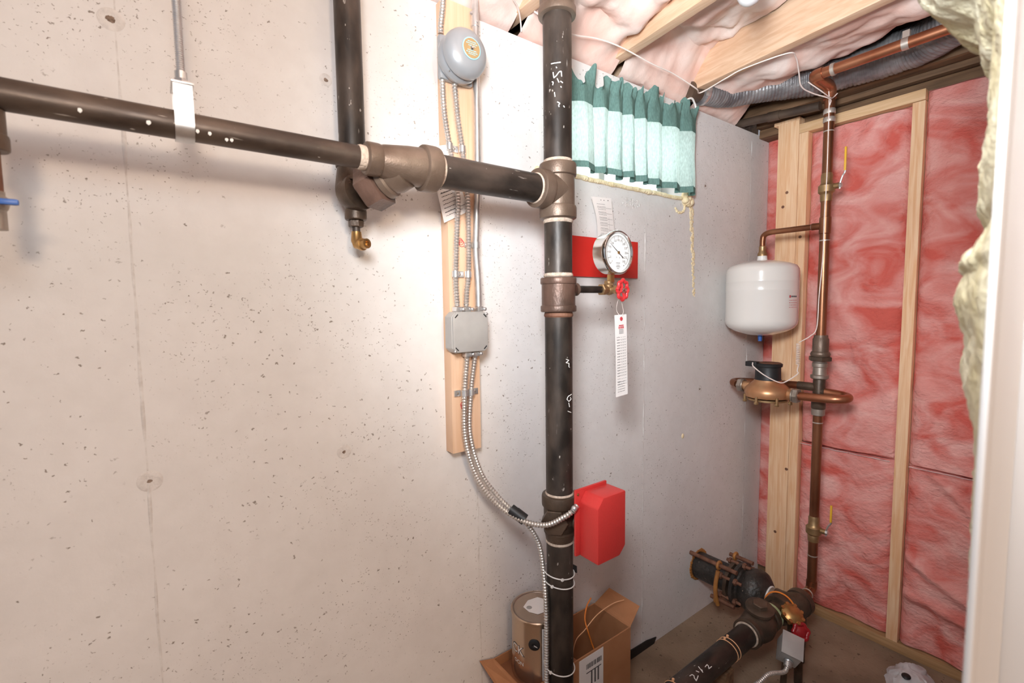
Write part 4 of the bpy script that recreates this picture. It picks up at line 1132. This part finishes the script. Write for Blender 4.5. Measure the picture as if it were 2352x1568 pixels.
P = [wc+(wu*math.cos(2*PI*k/48)+wv*math.sin(2*PI*k/48))*(.024+.0025*math.cos(6*2*PI*k/48)) for k in range(49)]
b = MB().tube(P, .0075, 10); b.lathe(wc, wa, [(-.008, .012), (-.004, .020), (.003, .020), (.008, .010), (.009, .002)], 20)
build('red_wheel', b, REDD, bv)
b = MB().cyl(wc+Vector((.01, .01, -.01)), Vector((1.79, .69, 0)), .014, 14); build('drain_leg', b, CAST_D, bv)
ts = thing('tamper_switch', 'small grey square switch box tilted on the floor pipe fittings', 'switch', (1.64, .66, .17))
M_ = Matrix.Translation((1.655, .668, .205)) @ Matrix.Rotation(math.radians(20), 4, 'Z') @ Matrix.Rotation(math.radians(-28), 4, 'Y') @ Matrix.Rotation(math.radians(18), 4, 'X')
build('switch_box', MB().box((-.036, -.030, -.034), (.036, .030, .030), .003, M_), GREYB, ts)
build('switch_lid', MB().box((-.039, -.033, .0302), (.039, .033, .034), .0012, M_), GREYB, ts)
b = MB().cyl(M_ @ Vector((-.036, .0, -.005)), M_ @ Vector((-.055, .0, -.008)), .012, 16); b.torus(M_ @ Vector((-.040, 0, -.005)), (M_.to_3x3() @ Vector((1, 0, 0))), .012, .003, 20, 6)
build('cable_connector', b, GALV, ts)
build('switch_bracket', MB().cyl(M_ @ Vector((0, 0, -.034)), (1.66, .69, .0), .010, 12), CAST_D, ts)
e0 = M_ @ Vector((-.054, 0, -.008))
cable('ribbed steel cable from the tilted grey switch box along the floor pipe', [e0, e0+Vector((-.03, -.002, -.004)), (1.515, .668, .186), (1.46, .675, .180), (1.38, .688, .178), (1.28, .70, .17), (1.1, .70, .10), (.95, .70, .012)], .0062)

# ================================================================== COPPER RISER
QX, QY, QR = 2.05, .7535, .0172
cr = thing('copper_riser', 'tall aged copper water riser before the pink insulated stud wall', 'pipe', (QX, QY, .2))
build('pipe', MB().cyl((QX, QY, .958), (QX, QY, .245), QR, 24), COPPER, cr)
build('pipe', MB().cyl((QX, QY, 1.25), (QX, QY, 2.165), QR, 24), COPPER, cr)
def band(z, h=.012, r=QR*1.14, m_=COPPER): build('solder_fitting', MB().lathe((QX, QY, z), Zv, [(0, r*.93), (h*.12, r), (h*.88, r), (h, r*.93)], 24), m_, cr)
for z in (2.045, 2.075): band(z, .018, QR*1.16, SOLDER)
for z in (2.01, 1.608, 1.775, .905, .365): band(z, .005, QR*1.05, SOLDER)
# elbow at the top, horizontal copper line
b = MB().tube(catmull([(QX, QY, 2.13), (QX, QY, 2.155), (QX-.018, QY, 2.172), (QX-.05, QY, 2.173), (1.93, QY, 2.173), (1.908, QY-.006, 2.173), (1.905, QY-.03, 2.173)], 8), .0205, 22); build('elbow', b, COPPER_H, cr)
build('pipe', MB().cyl((1.905, QY-.02, 2.173), (1.905, .09, 2.173), QR, 24), COPPER_H, cr)
build('solder_fitting', MB().lathe((1.905, .70, 2.173), Yn, [(0, .018), (.001, .0205), (.012, .0205), (.013, .018)], 22), SOLDER, cr)
build('pipe_clip', MB().cyl((1.905, .505, 2.173), (1.905, .487, 2.173), .0186, 20).box((1.897, .486, 2.19), (1.913, .504, 2.21)), SOLDER, cr)
# tank branch
b = MB(); b.lathe((QX, QY, 1.635), Zv, [(0, QR*1.0), (.002, QR*1.16), (.062, QR*1.16), (.064, QR)], 24); b.cyl((QX, QY, 1.667), (QX, QY+.045, 1.667), .0132, 18); build('copper_tee', b, COPPER, cr)
TX, TY = 2.05, .985
b = MB().tube(catmull([(QX, QY+.04, 1.667), (QX, .90, 1.667), (QX, .955, 1.667), (QX, .980, 1.657), (QX, TY, 1.635), (QX, TY, 1.60)], 8), .0112, 18); build('tank_branch', b, COPPER, cr)
b = MB().lathe((TX, TY, 1.572), Zv, [(0, .0185), (.010, .0185), (.018, .014), (.026, .0135), (.040, .0135), (.042, .011)], 20); build('tank_adapter', b, BRASS_D, cr)
b = MB().lathe((QX, .79, 1.667), (0, 1, 0), [(0, .0118), (.006, .0128), (.010, .0118)], 18); build('solder_fitting', b, SOLDER, cr)


def ball_valve(z, k, lab):
    b = MB(); b.lathe((QX, QY, z-.052), Zv, [(0, QR*1.12), (.022, QR*1.2), (.026, QR*1.15), (.030, .0235), (.034, .0275), (.058, .0275), (.062, .0235), (.068, QR*1.12), (.095, QR*1.15), (.104, QR*1.02)], 24)
    b.cyl((QX, QY, z), (QX, QY-.042, z), .0105, 14); v = build('ball_valve', b, BRASS_D, cr)
    b = MB().hexn((QX, QY-.040, z), (QX, QY-.050, z), .0095)
    b.tube(catmull([(QX-.002, QY-.044, z-.014), (QX-.002, QY-.0445, z+.006), (QX-.004, QY-.052, z+.030), (QX-.006, QY-.060, z+.042), (QX-.006, QY-.0605, z+.055)], 6), .0032, 8); h = build('lever', b, GALV, v)
    b = MB().box((QX-.010, QY-.064, z+.048), (QX-.003, QY-.057, z+.048+k), .002); g = build('lever_grip', b, YEL_H, v); g['label'] = lab


ball_valve(1.808, .085, 'yellow vinyl grip')
ball_valve(.478, .068, 'yellow vinyl grip')
# union and adapters above the meter tee
b = MB().lathe((QX, QY, 1.165), Zv, [(0, .030), (.010, .034), (.012, .034), (.020, .031), (.022, .0275), (.070, .0275), (.075, .024), (.085, .0235)], 28); build('union_body', b, CAST, cr)
b = MB().hexn((QX, QY, 1.150), (QX, QY, 1.168), .040); build('union_nut', b, CAST_D, cr)
b = MB().lathe((QX, QY, 1.08), Zv, [(0, .026), (.004, .031), (.014, .031), (.018, .024), (.045, .022), (.048, .026), (.062, .026), (.066, .022), (.075, .022)], 28); build('adapter', b, PEWTER, cr)
b = MB(); b.lathe((QX, QY, .962), Zv, [(0, .0225), (.004, .0245), (.030, .0245), (.034, .021), (.115, .021), (.12, .019)], 24)
b.cyl((QX, QY, 1.045), (QX, QY+.075, 1.045), .0165, 18); b.lathe((QX, QY, 1.03), (0, -1, 0), [(0, .0185), (.02, .0185), (.022, .016)], 18); b.ball((QX-.014, QY+.055, 1.05), .004, 1)
build('setter_tee', b, CAST_D, cr)
b = MB().lathe((QX, QY, .935), Zv, [(0, QR*1.05), (.003, .0225), (.026, .0235), (.03, .02)], 24); build('lower_collar', b, PEWTER, cr)
# meter loop
b = MB().tube(catmull([(QX, QY-.018, 1.030), (QX+.001, .70, 1.028), (QX-.004, .668, 1.026), (QX-.022, .648, 1.024), (QX-.046, .648, 1.022), (QX-.064, .668, 1.020), (QX-.070, .70, 1.018), (QX-.071, .80, 1.014)], 10), .0160, 22); build('copper_loop', b, COPPER_H, cr)
b = MB().tube(catmull([(QX, QY+.07, 1.045), (QX+.004, .93, 1.04), (QX+.002, 1.03, 1.035), (QX-.02, 1.072, 1.033), (QX-.05, 1.070, 1.032), (QX-.065, 1.045, 1.030)], 8), .0155, 18); build('return_pipe', b, COPPER, cr)
# bottom elbow to the main
b = MB().tube(catmull([(QX, QY, .26), (QX, QY, .24), (QX-.008, QY, .226), (QX-.03, QY, .222), (QX-.075, QY-.003, .222), (MX+.09, QY-.006, .223)], 8), .0195, 20); build('elbow', b, COPPER, cr)
build('solder_fitting', MB().lathe((QX-.045, QY-.001, .222), Xv, [(0, .0195), (.003, .0215), (.008, .0195)], 20), SOLDER, cr)

# meter
wmx = QX-.071
me_ = thing('water_meter', 'bronze water meter with a black register below the white tank', 'meter', (wmx, .915, .98))
mc = Vector((wmx, .915, 1.02))
b = MB().lathe(mc, Zv, [(-.030, .055), (-.024, .082), (-.004, .086), (.010, .082), (.026, .066), (.038, .052), (.046, .049), (.047, .01)], 44)
b.cyl(mc+Vector((0, -.07, -.006)), mc+Vector((0, -.105, -.006)), .022, 20); b.cyl(mc+Vector((0, .07, .008)), mc+Vector((0, .118, .010)), .020, 20)
build('meter_body', b, BRONZE, me_)
for sy, dz in ((-1, -.006), (1, .009)):
    b = MB().hexn(mc+Vector((0, sy*.100, dz)), mc+Vector((0, sy*.120, dz)), .029); b.torus(mc+Vector((0, sy*.098, dz)), (0, 1, 0), .025, .003, 24, 6); build('coupling_nut', b, PEWTER, me_)
b = MB().lathe(mc, Zv, [(-.040, .05), (-.038, .074), (-.0305, .074), (-.030, .05)], 40); build('bottom_plate', b, BRASS_D, me_)
for k in range(7):
    a = k*2*PI/7+.4; p = mc+Vector((.083*math.cos(a), .083*math.sin(a), -.03))
    b = MB().cyl(p+Vector((0, 0, -.016)), p+Vector((0, 0, .014)), .0055, 10); b.hexn(p+Vector((0, 0, -.018)), p+Vector((0, 0, -.008)), .009); build('bolt', b, BRASS_D, me_)
b = MB().lathe(mc+Vector((0, 0, .046)), Zv, [(0, .050), (.004, .0475), (.052, .0465), (.054, .0515), (.064, .0525), (.067, .049), (.067, .001)], 40)
reg = build('register', b, BLACK, me_)
b = MB().box(mc+Vector((-.045, .026, .098)), mc+Vector((-.012, .072, .118)), .003); build('register_lid_hinge', b, BLACK, reg)
b = MB().lathe(mc+Vector((.004, -.004, .1135)), Zv, [(0, .042), (.0012, .041), (.0014, .001)], 32); build('register_face', b, RUST, reg)

# tank
tk = thing('expansion_tank', 'white expansion tank hung from the copper arm in the corner', 'tank', (TX, TY, 1.245))
R_ = .1385
b = MB().lathe((TX, TY, 1.24), Zv, [(0, .03), (.004, .055), (.018, .10), (.034, .126), (.050, R_*.985), (.066, R_), (.186, R_), (.188, R_*1.004), (.192, R_), (.222, R_), (.224, R_*1.006), (.228, R_), (.262, R_), (.276, R_*.985), (.289, R_*.93), (.300, .105), (.309, .07), (.314, .04), (.316, .018)], 64); build('tank_shell', b, WHITE_E, tk)
b = MB().lathe((TX, TY, 1.553), Zv, [(0, .020), (.004, .020), (.014, .0185), (.020, .0185)], 20); build('tank_neck', b, PLASTW, tk)
b = MB().cyl((TX, TY, 1.225), (TX, TY, 1.241), .0085, 14); b.cyl((TX, TY, 1.215), (TX, TY, 1.226), .0075, 14); build('air_valve_cap', b, BLUE, tk)
def tank_pt(a, z, off=.0006): return Vector((TX+(R_+off)*math.cos(a), TY+(R_+off)*math.sin(a), z))
b = MB(); b2 = MB()
A0 = -1.90
for z, u0, u1, h in ((1.398, .07, .34, .006), ):
    u = u0
    while u < u1: l = rng.uniform(.02, .04); b.quad(tank_pt(A0+u, z), tank_pt(A0+u+l, z), tank_pt(A0+u+l, z+h), tank_pt(A0+u, z+h)); u += l+.008
for z in (1.385, 1.375, 1.366, 1.357):
    u = .0
    while u < .32: l = rng.uniform(.02, .05); b2.quad(tank_pt(A0+u, z), tank_pt(A0+u+l, z), tank_pt(A0+u+l, z+.0022), tank_pt(A0+u, z+.0022)); u += l+.03
b2.quad(tank_pt(A0, 1.396), tank_pt(A0+.055, 1.396), tank_pt(A0+.055, 1.406), tank_pt(A0, 1.406))
build('tank_print', b, INK, tk, recalc=False); build('tank_print', b2, INKR, tk, recalc=False)

# meter wire down the riser
P = [(QX-.02, QY-.002, 2.16), (QX-.022, QY-.006, 2.10), (QX-.021, QY-.007, 1.90), (QX-.030, QY-.010, 1.81), (QX-.021, QY-.004, 1.70), (QX-.021, QY-.004, 1.55), (QX-.021, QY+.004, 1.40), (QX-.021, QY+.008, 1.28), (QX-.025, QY+.03, 1.245), (QX-.03, QY+.065, 1.22)]
b = MB().tube(catmull(P, 8), .0019, 8)
coil = []
for k in range(200):
    t_ = k/199; a = 2*PI*12*t_
    coil.append((QX-.032+.006*math.cos(a), QY+.068+.006*math.sin(a)-.002*t_, 1.215-.085*t_))
b.tube(coil, .0013, 6)
b.tube(catmull([coil[-1], (QX-.05, QY+.06, 1.11), (QX-.06, QY+.055, 1.098), (wmx-.005, .845, 1.065), (wmx-.03, .86, 1.064), (wmx-.055, .90, 1.088), (wmx-.058, .945, 1.12), (wmx-.047, .955, 1.135)], 10), .0022, 8)
tag(build('meter_wire', b, ROOT, None, (QX, QY, 1.1)), 'thin white wire strapped down the copper riser to the meter register', 'wire')
# ceiling wire
P = [(.88, 1.06, 2.188), (1.00, 1.05, 2.165), (1.12, 1.05, 2.186), (1.22, 1.04, 2.186), (1.36, 1.03, 2.172), (1.48, 1.03, 2.172), (1.60, 1.02, 2.150), (1.665, 1.005, 2.145), (1.66, .94, 2.172), (1.665, .88, 2.182), (1.69, .75, 2.186), (1.74, .745, 2.186), (1.80, .76, 2.165), (1.86, .775, 2.135), (1.93, .765, 2.125), (2.005, .738, 2.115), (2.028, .745, 2.10)]
P[7] = (1.662, 1.04, 2.158)
b = MB().tube(catmull(P, 10), .0022, 8); b.tube(catmull([(1.88, .762, 2.15), (1.93, .735, 2.12), (1.99, .73, 2.112), (2.03, .735, 2.125), (2.045, .728, 2.14)], 8), .0018, 8)
tag(build('ceiling_wire', b, ROOT, None, (1.5, 1.0, 2.17)), 'thin white wire draped under the joists across to the copper elbow', 'wire')
b = MB().tube(catmull([(.80, 1.06, 2.215), (.78, 1.02, 2.205), (.80, 1.05, 2.190), (.84, 1.08, 2.192), (.875, 1.115, 2.185), (.885, 1.125, 2.165)], 8), .0022, 8)
tag(build('ceiling_wire', b, ROOT, None, (.82, 1.07, 2.19)), 'short white wire looping from the insulation behind the riser top', 'wire')

# flexible duct
P = catmull([(1.74, 1.10, 2.200), (1.80, 1.085, 2.205), (1.90, 1.05, 2.212), (2.017, .938, 2.236), (2.10, .785, 2.246), (2.13, .655, 2.248), (2.13, .531, 2.248), (2.09, .445, 2.25), (2.0, .33, 2.26), (1.8, .2, 2.27)], 30)
P = resample(P, .0022)
rs = [min(.068, (.046 if i > 20 else .038+.008*i/20)+.024*min(1, max(0, i-110)/110))*(1+(.018, .008, -.012, -.02, -.012, .008)[i % 6]+.05*noise.noise(Vector((i*.07, 0, 0)))) for i in range(len(P))]
fd = thing('flexible_duct', 'grey ribbed flexible duct hanging below the ceiling insulation', 'duct', (2.05, .8, 2.2))
build('duct_sleeve', MB().tube(P, rs, 26), DUCT, fd)
b = MB().tube([P[0]+Vector((-.05, .012, -.004)), P[0]+Vector((.005, 0, 0))], [.034, .038], 20); build('duct_collar', b, DARKPIPE, fd)
b = MB().tube([P[6], P[12]], .047, 24); b.box(P[9]+Vector((-.026, -.045, -.03)), P[9]+Vector((-.012, -.033, -.012)), .002); build('duct_clamp', b, GALV, fd)
b = MB().tube([(2.14, 1.15, 2.178), (2.14, .82, 2.148)], .017, 18); b.tube([(2.14, 1.02, 2.166), (2.14, .97, 2.1615)], .0195, 18)
tag(build('drain_pipe', b, DARKPIPE, None, (2.14, 1.0, 2.16)), 'dark slim pipe slanting under the grey duct near the corner', 'pipe')

# bulb
bl = thing('light_bulb', 'white frosted bulb hanging below the pink ceiling insulation', 'light bulb', (1.205, .62, 2.10))
BC = Vector((1.207, .627, 2.137))
b = MB().lathe(BC, Zv, [(-.0300, .001), (-.0292, .007), (-.026, .0152), (-.020, .0225), (-.010, .0285), (.0, .030), (.012, .028), (.026, .021), (.038, .0145), (.048, .0132)], 36); build('bulb_glass', b, LAMPW, bl)
b = MB().lathe(BC+Vector((0, 0, .046)), Zv, [(0, .0145), (.02, .0145), (.021, .022), (.045, .028), (.050, .050), (.062, .052), (.063, .01)], 28); build('lamp_holder', b, PLASTW, bl)

# plastic bag on the floor
def bagfn(u, v):
    a = 2*PI*u; r = math.sin(PI*.5*(1-v))
    p = Vector((2.10+.10*r*math.cos(a), .44+.075*r*math.sin(a), .055*(1-r**2.2)))
    n_ = fbm(p, 22, 4)
    return p+Vector((.014*n_, .014*fbm(p+Vector((3, 0, 0)), 22, 4), abs(.014*n_)))
bg = thing('plastic_bag', 'crumpled white plastic bag lying on the floor by the bottom plate', 'bag', (2.10, .44, 0))
build('bag_film', MB().grid(bagfn, 70, 24), BAG, bg)
b = MB().ball((2.055, .445, .052), .014, 2, (1.2, 1.0, .5)); build('bag_print', b, BLACK, bg)
